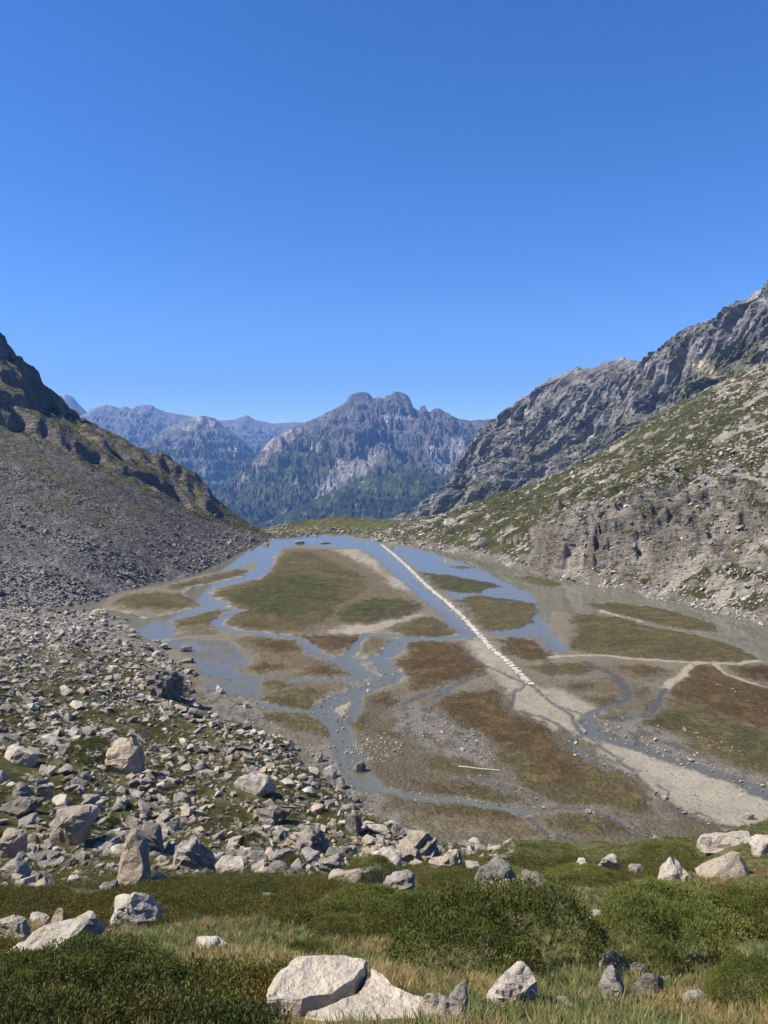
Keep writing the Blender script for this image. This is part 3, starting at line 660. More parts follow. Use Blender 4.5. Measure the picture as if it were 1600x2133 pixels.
DARKG = [cA([(1100,840),(1130,810),(1200,790),(1310,740),(1400,690),(1470,700),(1430,750),(1300,790),(1280,840),(1250,900),(1240,960),(1200,950),(1150,905),(1100,870)]),
         cP([(700,1540),(760,1560),(740,1620),(790,1660),(840,1700),(890,1745),(840,1750),(740,1700),(690,1650),(600,1600),(640,1560)]),
         cB([(150,780),(330,800),(480,900),(540,960),(520,1050),(300,960),(120,900)]), cA([(620,870),(640,760),(760,790),(900,800),(900,880),(980,950),(700,915)]),
         cB([(870,840),(930,815),(1060,830),(1170,860),(1260,930),(1320,975),(1480,1050),(1700,1110),(1700,1180),(1450,1085),(1300,1030),(1100,965),(960,920)])]
WATER = [  # polygons under water
 cA([(740,240),(790,200),(840,175),(900,165),(940,140),(1100,130),(1220,130),(1300,150),(1380,160),(1430,200),(1500,270),(1600,345),(1690,440),(1780,520),(1790,545),(1720,555),(1650,480),(1560,400),(1470,320),(1370,230),(1310,190),(1180,178),(1060,172),(980,180),(960,210),(900,240),(900,280),(830,305),(800,290),(860,270),(870,240)]),
 cA([(840,175),(760,215),(660,250),(520,275),(400,295),(300,325),(150,380),(-60,420),(-40,460),(230,450),(240,400),(330,365),(480,340),(560,315),(700,285),(800,265),(880,230)]),
 cB([(100,165),(350,180),(600,240),(740,255),(950,300),(1100,330),(1400,390),(1700,460),(1700,640),(1580,615),(1400,560),(1150,490),(880,440),(760,420),(740,500),(700,520),(560,520),(500,505),(380,380),(240,270)]),
 cB([(560,505),(680,470),(700,410),(750,420),(750,500),(830,570),(800,585),(740,570),(690,520),(600,520)]),
 cA([(440,540),(560,555),(760,575),(850,640),(840,675),(790,690),(860,720),(1000,728),(1020,735),(900,735),(880,810),(760,780),(650,780),(600,660),(520,600)]),
]
CHAN = [  # centre line, half width (m)
 (cA([(900,200),(905,250),(890,285),(830,312),(740,332),(640,348),(615,370),(660,400),(705,420),(650,440),(560,462),(460,482),(380,500),(300,470),(250,450)]), 2.2),
 (cA([(430,500),(440,545)]), 3.5),
 (cA([(690,425),(810,444),(760,460),(700,485),(705,505),(760,525),(850,538),(960,550),(1050,565),(1090,590),(1110,625),(1190,645),(1270,690),(1310,720)]), .9),
 (cB([(450,520),(360,525),(250,530),(170,540),(130,570),(110,590),(60,600)]), 1.2), (cP([(785,1370),(800,1385),(822,1405),(803,1422),(750,1440),(700,1460),(672,1475),(690,1500),(716,1530),(722,1570),(735,1600),(765,1640)]), 1.3),
 (cA([(1600,560),(1530,560),(1450,550),(1400,540),(1330,546),(1292,575),(1285,605),(1240,640),(1300,650),(1380,640),(1425,605),(1430,580),(1500,560)]), .7),
 (cA([(1020,735),(1150,735),(1260,735),(1330,720)]), .8), (cA([(880,835),(1000,855),(1100,860)]), .6), (cA([(1260,760),(1290,800),(1280,860),(1245,910)]), .7), (cA([(1230,640),(1290,690),(1340,720),(1420,720)]), 1.2),
 (cP([(735,1600),(765,1640),(840,1655),(930,1665),(1040,1681),(1100,1690)]), .55),
]
CREEK = [  # dark wet gravel threads
 (cB([(410,560),(430,590),(500,640),(570,670),(640,700),(600,755),(600,810),(700,830),(780,870),(830,905)]), .35), (cB([(650,690),(740,770),(820,820),(850,870),(880,905),(820,945),(860,985),(960,1030),(1080,1070),(1130,1110),(1200,1160),(1280,1215),(1350,1250),(1470,1270)]), .42),
 (cB([(880,855),(920,810),(980,790),(1050,780),(1040,720),(1000,670),(930,640),(890,620)]), .9), (cB([(890,900),(960,960),(1020,1010),(1075,1060)]), .3), (cB([(1200,1165),(1220,1130),(1170,1100)]), .2), (cB([(1280,1215),(1330,1205),(1400,1240)]), .2),
 (cB([(160,1140),(300,1160),(500,1170),(620,1195),(700,1195),(800,1195),(920,1210),(1000,1240),(1100,1300),(1250,1345)]), .6), (cB([(620,1195),(680,1245),(730,1295),(800,1370)]), .4),
 (cB([(340,1085),(450,1075),(560,1100),(700,1145)]), .5), (cB([(880,850),(960,915),(1100,962),(1300,1028),(1450,1080),(1600,1150)]), 1.3), (cB([(1190,720),(1170,790),(1130,830),(1060,830)]), .8), (cB([(300,760),(420,690),(500,670)]), .7), (cB([(150,790),(300,740),(430,700)]), .6),
]
RIVULETS = []
for pl, w in CREEK[:2] + CREEK[2:4] + CREEK[6:9] + [CREEK[9], CREEK[9], CREEK[9], CREEK[1], CREEK[8], CREEK[11]]:
    a_ = np.array(pl); i0 = int(rng.integers(0, max(1, len(a_) - 3))); a_ = a_[i0:i0 + int(rng.integers(3, 6))]
    q = np.linspace(0, len(a_) - 1, len(a_) * 4); b_ = np.stack([np.interp(q, np.arange(len(a_)), a_[:, k]) for k in (0, 1)], 1)
    RIVULETS.append((b_ + np.cumsum(rng.normal(0, .35, b_.shape), 0) + rng.normal(0, 1.2, 2), float(rng.uniform(.14, .26))))
PATHS = [(cB([(740,600),(900,590),(1100,610),(1300,622),(1480,628),(1600,612)]), .5), (cB([(1390,630),(1440,670),(1600,725)]), .4), (cB([(940,420),(1150,475),(1300,500),(1450,540),(1600,600)]), .9), (cB([(1320,620),(1250,680),(1190,720)]), .6)]
def build_bed():
    Yv = np.geomspace(50, 312, 500); u = np.linspace(-.62, .72, 580)
    Yg, U = np.meshgrid(Yv, u, indexing='ij'); X = U * Yg
    P = np.stack([X, Yg], -1).reshape(-1, 2)
    d = (P[:, 1] / 100)
    W = P + np.stack([fbm(P[:, 0] * .25, P[:, 1] * .12, 5, 61, .6), fbm(P[:, 0] * .25, P[:, 1] * .12, 5, 62, .6)], 1) * np.stack([.8 * d, 1.6 * d], 1)
    n = fbm(P[:, 0] * .12, P[:, 1] * .06, 4, 63); n2 = fbm(P[:, 0] * .7, P[:, 1] * .35, 4, 64); n3 = fbm(P[:, 0] * 2.2, P[:, 1] * 1.0, 3, 65)
    VC = np.tile(OLIVE, (len(P), 1)); VG = np.zeros(len(P)); C = np.tile(MUD, (len(P), 1)) * (1 + .18 * n2[:, None]); Z = .05 + .03 * n2 + .02 * n3; wet = np.full(len(P), .25) + .2 * n
    near = P[:, 1] < 175
    C = paint(C, PALEB, sstep(-.15, .3, n + .5 * n2) * .65 * near)
    VG = (.38 + .35 * n + .2 * n2) * sstep(125, 85, P[:, 1])
    for pl in DARKG:
        k = sstep(1.2, -1.2, sdf_poly(W, pl) + n2 * 2.2)
        C = paint(C, GRAV, k * .8); C = paint(C, WETG, k * sstep(-.05, .3, n2 + n3 * .5) * .9); wet = wet * (1 - k) + k * .2; Z = Z - k * .03; VG = VG * (1 - .7 * k)
    for pl in SANDS:
        k = sstep(.8, -.8, sdf_poly(W, pl) + n2 * 1.5); C = paint(C, SAND, k * (.72 + .5 * n2 + .3 * n)); wet *= 1 - k * .8; VG = VG * (1 - .85 * k)
    for c, pl in VEG:
        s = sdf_poly(W, pl) / np.maximum(d, .6)
        s = s + n2 * 1.9 + n3 * 1.5
        k = sstep(.95, -.75, s)
        if c in (PALEB, SAND): C = paint(C, c, k * .85); VG = np.maximum(VG * (1 - k), k * .30 * (c == PALEB))
        else:
            k2 = sstep(1.6, -1.6, sdf_poly(W, pl) / np.maximum(d, .6) + n2 * 1.6 + n3)
            VG = np.maximum(VG, k2 * (.84 + .25 * n)); VC = paint(VC, c, sstep(1.5, -.8, sdf_poly(W, pl) / np.maximum(d, .6) + n * 1.5)); C = paint(C, PALEB, k * .6)
        Z = Z + k * .05 + k * .06 * n3; wet *= 1 - k
    for pl, w in PATHS:
        k = sstep(w * 1.3, w * .6, line_dist(W, pl) + n2 * .3); C = paint(C, (.34, .30, .22), k * .7); VG = VG * (1 - .9 * k)
    for pl, w in CREEK + RIVULETS:
        w_ = w * (.62 + .5 * n + .25 * n2)
        k = sstep(w_ * 1.5, w_ * .6, line_dist(W, pl) + n2 * .6 * w + n3 * .5 * w)
        C = paint(C, WETG, k * .92); Z = Z - k * .05; wet = wet * (1 - k) + k * .35; VG = VG * (1 - k)
    dep = np.zeros(len(P))
    for wi, pl in enumerate(WATER):
        s = sdf_poly(W, pl) / np.maximum(d, .7); kk = sstep(.35, -1.1, s + n2 * .4)
        if wi == 4:                                                   # wet mud flat with a film of water in its hollows
            C = paint(C, (.105, .10, .09), kk * .8); wet = wet * (1 - kk) + kk * .55; VG = VG * (1 - kk)
            kk = kk * sstep(-.02, .14, fbm(P[:, 0] * .10 + P[:, 1] * .05, P[:, 1] * .11, 3, 66) + .25 * n2)
        dep = np.maximum(dep, kk)
    sub = np.zeros(len(P))
    for c, pl in VEG:
        sub = np.maximum(sub, sstep(.3, -.4, sdf_poly(W, pl) / np.maximum(d, .7) + n2))
    dep = dep * (1 - .93 * sub * (P[:, 0] + 0 * P[:, 1] > 5))            # drowned meadows right of the causeway barely break the surface
    dep = dep * (1 - .97 * sub * (P[:, 0] <= 5))
    for pl, w in CHAN:
        dd = line_dist(W, pl); k = sstep(w * 1.25, w * .55, dd + n2 * .35 * w); dep = np.maximum(dep, k)
        rim = sstep(w * 2.0, w * 1.2, dd) * (1 - k); C = paint(C, (.33, .295, .235), rim * .4 * sstep(-.2, .2, n2))
    Z = Z * (1 - dep) - .22 * dep
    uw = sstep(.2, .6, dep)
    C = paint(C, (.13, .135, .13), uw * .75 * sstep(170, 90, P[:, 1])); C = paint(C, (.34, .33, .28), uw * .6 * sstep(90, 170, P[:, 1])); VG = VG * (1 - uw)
    wet = np.maximum(wet, dep)
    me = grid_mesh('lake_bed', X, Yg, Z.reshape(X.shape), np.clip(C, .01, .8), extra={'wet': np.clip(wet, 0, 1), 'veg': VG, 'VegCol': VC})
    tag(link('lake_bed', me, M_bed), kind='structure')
build_bed()
def water_mat():
    m, nt, b = new_mat('shallow_water'); nt.nodes.remove(b)
    tc = nd(nt, 'ShaderNodeTexCoord').outputs['Object']
    n = nz(nt, 1.5, 3, .5, tc)
    bp = nd(nt, 'ShaderNodeBump'); bp.inputs['Strength'].default_value = .06; bp.inputs['Distance'].default_value = .05; nt.links.new(n.outputs[0], bp.inputs['Height'])
    gl = nd(nt, 'ShaderNodeBsdfGlossy'); gl.inputs['Roughness'].default_value = .04; nt.links.new(bp.outputs[0], gl.inputs['Normal'])
    tr = nd(nt, 'ShaderNodeBsdfTransparent'); tr.inputs['Color'].default_value = (.82, .86, .84, 1)
    df = nd(nt, 'ShaderNodeBsdfDiffuse'); df.inputs['Color'].default_value = (.23, .225, .18, 1)
    a = nd(nt, 'ShaderNodeMixShader'); a.inputs[0].default_value = .35
    nt.links.new(tr.outputs[0], a.inputs[1]); nt.links.new(df.outputs[0], a.inputs[2])
    fr = nd(nt, 'ShaderNodeFresnel'); fr.inputs['IOR'].default_value = 1.33; nt.links.new(bp.outputs[0], fr.inputs['Normal'])
    mx = nd(nt, 'ShaderNodeMixShader'); nt.links.new(fr.outputs[0], mx.inputs[0]); nt.links.new(a.outputs[0], mx.inputs[1]); nt.links.new(gl.outputs[0], mx.inputs[2])
    nt.links.new(mx.outputs[0], nt.nodes['Material Output'].inputs['Surface'])
    return m
M_water = water_mat()
wt = link('lake_water', raw_mesh('lake_water', [(-33, 52, 0), (37, 52, 0), (200, 310, 0), (-150, 310, 0)], [(0, 1, 2, 3)]), M_water)
tag(wt, kind='structure')

# ------------------------------------------------------------------ air
def build_haze():
    bm = bmesh.new(); bmesh.ops.create_cube(bm, size=1)
    for v in bm.verts: v.co = (v.co.x * 23000, v.co.y * 23000, -561.5 + (v.co.z + .5) * (1200 + 561.5))
    me = bpy.data.meshes.new('haze'); bm.to_mesh(me); bm.free()
    m = bpy.data.materials.new('haze_air'); m.use_nodes = True; nt = m.node_tree; nt.nodes.remove(nt.nodes['Principled BSDF'])
    v = nd(nt, 'ShaderNodeVolumePrincipled'); v.inputs['Density'].default_value = HAZE; v.inputs['Color'].default_value = (.20, .42, .95, 1)
    nt.links.new(v.outputs[0], nt.nodes['Material Output'].inputs['Volume'])
    tag(link('haze', me, m), kind='stuff', label='thin blue mountain air between the lake and the far peaks', cat='haze')
HAZE = 1.0e-4
build_haze()
#STAGE3
# ------------------------------------------------------------------ rock shapes
def rock_mesh(name, seed, dims=(1, .8, .6), n=16, detail=0, boxy=.55, disp=.05, strata=0.0, taper=0.0, bury=.22):
    r = random.Random(seed); bm = bmesh.new()
    for _ in range(n):
        v = Vector((r.uniform(-1, 1), r.uniform(-1, 1), r.uniform(-1, 1)))
        m = max(abs(v.x), abs(v.y), abs(v.z)); L = v.length
        v = v / (m * (1 - boxy) + L * boxy * .95) * r.uniform(.78, 1)
        k = 1 - taper * max(0, v.z)
        bm.verts.new((v.x * dims[0] / 2 * k, v.y * dims[1] / 2 * k, v.z * dims[2] / 2))
    h = bmesh.ops.convex_hull(bm, input=bm.verts)
    bmesh.ops.delete(bm, geom=list({g for g in h['geom_interior'] + h['geom_unused'] if isinstance(g, bmesh.types.BMVert)}), context='VERTS')
    if detail:
        bmesh.ops.dissolve_limit(bm, angle_limit=.22, verts=bm.verts, edges=bm.edges)
        bmesh.ops.bevel(bm, geom=bm.edges[:], offset=.045 * min(dims), segments=1, affect='EDGES')
        bmesh.ops.triangulate(bm, faces=bm.faces[:])
        for _ in range(detail):
            lim = .30 if _ == 0 else .14
            es = [e for e in bm.edges if e.calc_length() > lim * max(dims)]
            if es: bmesh.ops.subdivide_edges(bm, edges=es, cuts=1)
            bmesh.ops.triangulate(bm, faces=bm.faces[:])
        bm.normal_update()
        co = np.array([v.co[:] for v in bm.verts]); no = np.array([v.normal[:] for v in bm.verts])
        q = co / max(dims)
        d = noise3(q[:, 0] * 3, q[:, 1] * 3, q[:, 2] * 3, seed) * .6 + noise3(q[:, 0] * 8, q[:, 1] * 8, q[:, 2] * 8, seed + 3) * .35
        crk = np.abs(noise3(q[:, 0] * 2.3, q[:, 1] * 2.3, q[:, 2] * 2.3, seed + 5)); d = d - .6 * np.exp(-(crk / .045) ** 2)
        if strata: 
            tl = q[:, 2] + .25 * q[:, 0]
            d = d + strata * np.sign(np.sin(tl * 38 + 3 * noise3(q[:, 0] * 2, q[:, 1] * 2, q[:, 2] * 2, seed + 9)))
        co = co + no * (d * disp * min(dims))[:, None]
        for v, c in zip(bm.verts, co): v.co = c
    else:
        bmesh.ops.triangulate(bm, faces=bm.faces[:])
    zs = [v.co.z for v in bm.verts]; lo, hi = min(zs), max(zs)
    for v in bm.verts: v.co.z -= lo + bury * (hi - lo)
    me = bpy.data.meshes.new(name); bm.to_mesh(me); bm.free()
    return me
def depth_of(p): return p[1] * cp - (p[2] - EYE) * sp

# boulders one can point at: x, base y, width, height (photo pixels), material, shape options, label
B = 'boulder'
NAMED = [
 (275,1940,118,74,'pale',dict(n=24,boxy=.7,taper=.3),'rounded light boulder rising out of low shrubs with a small bush against it'),
 (440,1984,88,30,'pale',dict(n=14,dz=.9),'small flat whitish slab lying in dry grass between the shrubs'),
 (105,2016,215,76,'pale',dict(n=20,strata=.5,rot=.2,tilt=-.28),'long pale ribbed rock ledge beside dark juniper and dry grass'),
 (75,1932,58,28,'pale',dict(n=12),'small white rock in shrubs beside a tan upright stone'),
 (125,1934,42,46,'tan',dict(n=12),'small tan upright stone in shrubs next to a white rock'),
 (12,1968,85,64,'tan',dict(n=16),'brown rounded boulder above the ribbed rock ledge'),
 (1062,2108,115,82,'pale',dict(n=18,strata=.4,tilt=.25),'pinkish white leaning boulder in green grass below the junipers'),
 (962,2122,58,66,'grey',dict(n=10,taper=.6),'grey pointed fin of rock beside a cream rounded rock'),
 (920,2150,120,68,'tan',dict(n=18,boxy=.8),'cream rounded rock next to the broad cracked slab'),
 (1290,2098,82,84,'grey',dict(n=11,taper=.65),'pointed light grey rock standing in dry grass'),
 (1358,2088,68,56,'dark',dict(n=10,taper=.3),'dark split rock against the pointed light grey rock'),
 (1282,2036,66,44,'grey',dict(n=14),'flat grey stone showing in a gap between two junipers'),
 (1332,2042,40,30,'grey',dict(n=12),'little flat stone next to the gap between two junipers'),
 (1452,2104,64,34,'grey',dict(n=12),'low grey block in dry reddish grass'),
 (1390,2062,54,26,'grey',dict(n=12),'low grey stone half under the edge of a juniper'),
 (1240,1918,38,24,'pale',dict(n=11),'small white pointed stone above the largest juniper'),
 (1035,1853,100,66,'grey',dict(n=20,boxy=.8),'grey white boulder topping a group of three among junipers'),
 (1042,1892,80,54,'tan',dict(n=16),'tan boulder at the foot of a group of three among junipers'),
 (1125,1870,112,46,'dark',dict(n=14,tilt=.35,strata=.5),'dark tilted slab leaning in a group of three boulders'),
 (840,1866,78,54,'grey',dict(n=14,tilt=-.3,strata=.4),'grey wedge boulder beside the bush covered boulder'),
 (745,1850,130,66,'tan',dict(n=18,boxy=.8),'broad boulder half covered by a round bush'),
 (1215,1818,42,40,'pale',dict(n=9,taper=.5),'white wedge stone on the rim of the slope above the flats'),
 (1272,1822,60,50,'pale',dict(n=12,taper=.4),'pale peaked stones on the rim next to the white wedge'),
 (1420,1838,100,54,'pale',dict(n=14,tilt=-.45),'big pale tilted slab on the grassy rim above the flats'),
 (1525,1828,130,42,'tan',dict(n=14,tilt=-.2),'long cream slab next to the big pale tilted slab'),
 (1430,1852,24,38,'tan',dict(n=9,taper=.4),'small pointed stone in front of the big pale tilted slab'),
 (1520,1762,118,36,'pale',dict(n=16,strata=.4,tilt=-.25),'pale rock ledge on the far edge of the grassy rim'),
 (1596,1782,56,50,'pale',dict(n=14),'round white boulder beside the pale rock ledge'),
 (268,1842,92,128,'tan',dict(n=9,taper=.6,boxy=.6,strata=.01,tilt=.12,rot=.7),'tall cream boulder standing upright at the edge of the shrubs'),
 (312,1790,70,84,'dark',dict(n=12,taper=.2),'dark shaded boulder behind the tall cream boulder'),
 (145,1758,92,74,'tan',dict(n=11,boxy=.3,strata=.01,rot=.6),'big square tan block in the boulder field'),
 (255,1612,74,78,'tan',dict(n=12,boxy=.25,strata=.4),'large striped upright block with a grassy top'),
 (336,1452,80,62,'dark',dict(n=11,taper=.35,strata=.5),'largest brown wedge boulder near the stream shore'),
 (36,1594,80,40,'pale',dict(n=13),'pale long slab on the grassy side of the boulder field'),
 (527,1652,96,46,'pale',dict(n=12,taper=.3),'white wedge boulder, brightest in the boulder field'),
 (580,1718,88,40,'dark',dict(n=12,boxy=.3,strata=.6),'long brown layered slab below the white wedge boulder'),
 (400,1814,86,66,'grey',dict(n=18,strata=.5),'big grey ribbed boulder above the shrub belt'),
 (478,1822,70,38,'pale',dict(n=14),'white half buried boulder at the edge of the shrub belt'),
 (655,1784,82,62,'grey',dict(n=18,strata=.6,boxy=.7),'grey domed boulder with fine ribs'),
 (868,1802,112,62,'tan',dict(n=14,strata=.7,tilt=-.5),'layered tilted boulder at the end of the boulder field'),
 (800,1806,90,36,'pale',dict(n=14),'white flat rock beside the layered tilted boulder'),
 (730,1742,50,52,'dark',dict(n=10,taper=.3),'brown angular block by the gravel stream'),
 (788,1738,56,24,'pale',dict(n=11),'flat pale slab leaning out over the gravel stream'),
 (40,1704,95,38,'dark',dict(n=12,strata=.6,tilt=-.2),'long dark layered slab in the boulder field'),
 (180,1707,54,32,'pale',dict(n=13),'light grey boulder above the big square tan block'),
 (35,1668,64,44,'dark',dict(n=9,taper=.5),'dark triangular boulder beside a tan one'),
 (90,1668,42,34,'tan',dict(n=10),'tan boulder next to the dark triangular boulder'),
 (18,1785,64,64,'tan',dict(n=14),'brown sloping boulder in the lower boulder field'),
 (28,1838,62,54,'grey',dict(n=16),'dark grey blocky boulder just above the shrubs'),
 (520,1622,44,28,'grey',dict(n=11,strata=.7),'grey striped block behind the white wedge boulder'),
 (510,1592,52,18,'tan',dict(n=10),'thin tan slab lying above the grey striped block'),
 (205,1286,48,22,'tan',dict(n=11,taper=.4),'pale wedge boulder on the shore of the left lake arm'),
 (386,1382,34,16,'dark',dict(n=11),'dark flat boulder standing in the shallow water'),
 (386,1358,30,16,'dark',dict(n=11),'dark boulder with a flat stone beside it in shallow water'),
 (458,1447,28,20,'pale',dict(n=10,taper=.3),'white boulder alone on the wet mud flat'),
 (512,1476,18,14,'pale',dict(n=10,taper=.5),'small pointed white stone on the wet mud flat'),
 (750,1607,32,24,'dark',dict(n=14,boxy=.9),'mossy domed boulder in the middle of the gravel stream'),
 (662,1588,26,24,'pale',dict(n=9,taper=.6),'pointed white boulder at the edge of the dark gravel stream'),
 (686,1622,32,26,'pale',dict(n=11),'blocky white boulder on the bank of the dark gravel stream'),
 (712,1642,26,28,'grey',dict(n=10,taper=.4),'mossy leaning boulder by the dark gravel stream'),
 (553,1136,18,7,'grey',dict(n=16,taper=.5),'pointed boulder in the water at the lake head'),
 (625,1132,28,7,'grey',dict(n=22,boxy=.95,taper=.5),'domed boulder standing in the lake head'),
 (678,1132,28,4,'dark',dict(n=18,boxy=.9,taper=.5),'low dark rocks in the lake near the outlet'),
 (941,1096,34,17,'pale',dict(n=12),'big white boulder on the far end of the right slope'),
 (816,1117,16,20,'grey',dict(n=10,taper=.4),'upright grey boulder near the far end of the causeway'),
 (1005,1142,32,27,'grey',dict(n=12,taper=.3),'grey outcrop boulder above the right lake shore'),
 (1556,1707,32,15,'pale',dict(n=13),'pale low rock alone on the pale sand fan'),
 (935,1806,76,34,'tan',dict(n=13,strata=.5,tilt=-.3),'tan layered slab on the rim between the layered tilted boulder and a low juniper'),
 (690,1822,70,38,'grey',dict(n=13,strata=.4,tilt=-.2),'grey slab below the domed boulder at the top of the shrub belt'),
 (775,1800,64,34,'tan',dict(n=12,strata=.4),'tan block resting behind the white flat rock'),
 (985,1818,40,24,'pale',dict(n=12),'small pale stone on the rim beside the tan layered slab'),
 (1050,1796,46,20,'tan',dict(n=12,strata=.4),'low tan stone in the low juniper along the rim'),
 (1330,1822,46,24,'grey',dict(n=12),'small grey stone between the peaked stones and the big tilted slab'),
 (620,1772,60,40,'tan',dict(n=12,strata=.4),'tan angular block between white and domed boulders above the shrubs'),
 (1500,2060,60,24,'pale',dict(n=12),'flat pale stone beside the juniper at the reddish grass'),
 (1180,2112,50,26,'grey',dict(n=12),'small grey stone in the grass between leaning and pointed rocks'),
 (560,1880,44,22,'grey',dict(n=12),'small grey stone showing in the ochre shrub belt'),
 (345,1908,40,20,'pale',dict(n=12),'little pale stone in the shrubs right of the rounded light boulder'),
]
MATS = dict(pale=M_rock_pale, grey=M_rock_grey, dark=M_rock_dark, tan=M_rock_tan)
occupied = []; OCC_Z = []
for i, (px, py, w, h, mt, o, lab) in enumerate(NAMED):
    p = hit(px, py)
    s = depth_of(p) / F
    W, Hh = w * s, h * s / math.cos(math.radians(20)) * o.get('dz', 1) * (1.25 if py > 2020 else 1)
    D = max(W, Hh) * .8 if W < 1.6 * Hh else W * .62
    me = rock_mesh(B, 300 + i, (W * 1.08, D, Hh * 1.42), o['n'] + 6, 3 if w > 40 else 1, o.get('boxy', .5), .085, o.get('strata', .15), o.get('taper', .1), .34)
    ob = link(B, me, MATS[mt])
    ob.location = (p[0], p[1] + D * .25, float(ground(p[0], p[1] + D * .25)[0]) * .5 + p[2] * .5)
    ob.rotation_euler = (random.uniform(-.08, .08), o.get('tilt', random.uniform(-.08, .08)), o.get('rot', random.uniform(-.35, .35)))
    tag(ob, lab, 'boulder'); occupied.append((p[0], p[1] + D * .25, W * .55)); OCC_Z.append(p[2])
OCC = np.array(occupied)

# ------------------------------------------------------------------ the broad cracked slab right in front
def slab_piece(name, outline, z0, z1, seed, mat, parent, inset=.03):
    bm = bmesh.new(); n = len(outline)
    cx = sum(p[0] for p in outline) / n; cyy = sum(p[1] for p in outline) / n
    # finer outline
    pts = []
    for i in range(n):
        a, b = Vector(outline[i]), Vector(outline[(i + 1) % n]); k = max(1, int((b - a).length / .07))
        for j in range(k):
            q = a.lerp(b, j / k); d = noise3(q.x * 5, q.y * 5, seed) * .03
            pts.append(Vector((q.x + d, q.y - d)))
    levels = [(z0, 1.0), (z0 + (z1 - z0) * .35, 1.03), (z0 + (z1 - z0) * .42, .985), (z0 + (z1 - z0) * .75, 1.0), (z1 - .035, .985), (z1, .95)]
    rings = []
    for li, (z, s) in enumerate(levels):
        rings.append([bm.verts.new((cx + (p.x - cx) * s + .02 * noise3(p.x * 9, p.y * 9, li * 2.1), cyy + (p.y - cyy) * s + .02 * noise3(p.y * 9, p.x * 9, li * 3.7), z + .02 * float(noise3(p.x * 4, p.y * 4, seed + li)))) for p in pts])
    m = len(pts)
    for a, b in zip(rings[:-1], rings[1:]):
        for j in range(m): bm.faces.new((a[j], a[(j + 1) % m], b[(j + 1) % m], b[j]))
    prev = rings[-1]
    for s in (.8, .6, .4, .2):
        cur = [bm.verts.new((cx + (p.x - cx) * s, cyy + (p.y - cyy) * s, z1 + .05 * float(noise3(p.x * s * 2.5, p.y * s * 2.5, seed + 7)) + .02 * float(noise3((cx + (p.x - cx) * s) * 9, (cyy + (p.y - cyy) * s) * 9, seed)))) for p in pts]
        for j in range(m): bm.faces.new((prev[j], prev[(j + 1) % m], cur[(j + 1) % m], cur[j]))
        prev = cur
    c = bm.verts.new((cx, cyy, z1 + .02))
    for j in range(m): bm.faces.new((prev[j], prev[(j + 1) % m], c))
    bm.faces.new(list(reversed(rings[0])))
    bmesh.ops.recalc_face_normals(bm, faces=bm.faces[:])
    me = bpy.data.meshes.new(name); bm.to_mesh(me); bm.free()
    return link(name, me, mat, parent)
M_slabt = rock_mat('cream_slab', (.60, .52, .41), (.54, .46, .36), (.34, .29, .22), strata=.12, sc=.8)
p = hit(712, 2118)
sr = bpy.data.objects.new('split_slab', None); COL.objects.link(sr)
sr.location = (p[0] - .02, p[1] + .12, p[2] - .20); sr.rotation_euler = (-.10, .08, .05); sr.scale = (1.0, 1.05, 1.0)
tag(sr, 'broad cream flat topped slab split by a crack, in the foreground grass', 'boulder')
slab_piece('slab_half', [(-.66,-.12),(-.60,.20),(-.42,.52),(.02,.56),(.24,.50),(.20,.36),(.10,.16),(-.10,-.02),(-.34,-.14)], -.25, .30, 3, M_slabt, sr)
slab_piece('slab_half', [(.27,.49),(.36,.40),(.44,.22),(.62,.12),(.80,.02),(.82,-.14),(.58,-.30),(.20,-.26),(-.10,-.30),(-.30,-.20),(-.06,-.05),(.15,.15),(.24,.36)], -.25, .24, 8, M_slabt, sr)
slab_piece('lower_layer', [(-.70,-.20),(-.30,-.16),(.2,-.2),(.6,-.25),(.78,-.40),(.62,-.72),(.1,-.85),(-.45,-.80),(-.72,-.5)], -.35, .06, 12, M_rock_grey, sr)
occupied.append((p[0], p[1], 1.0)); OCC = np.array(occupied)

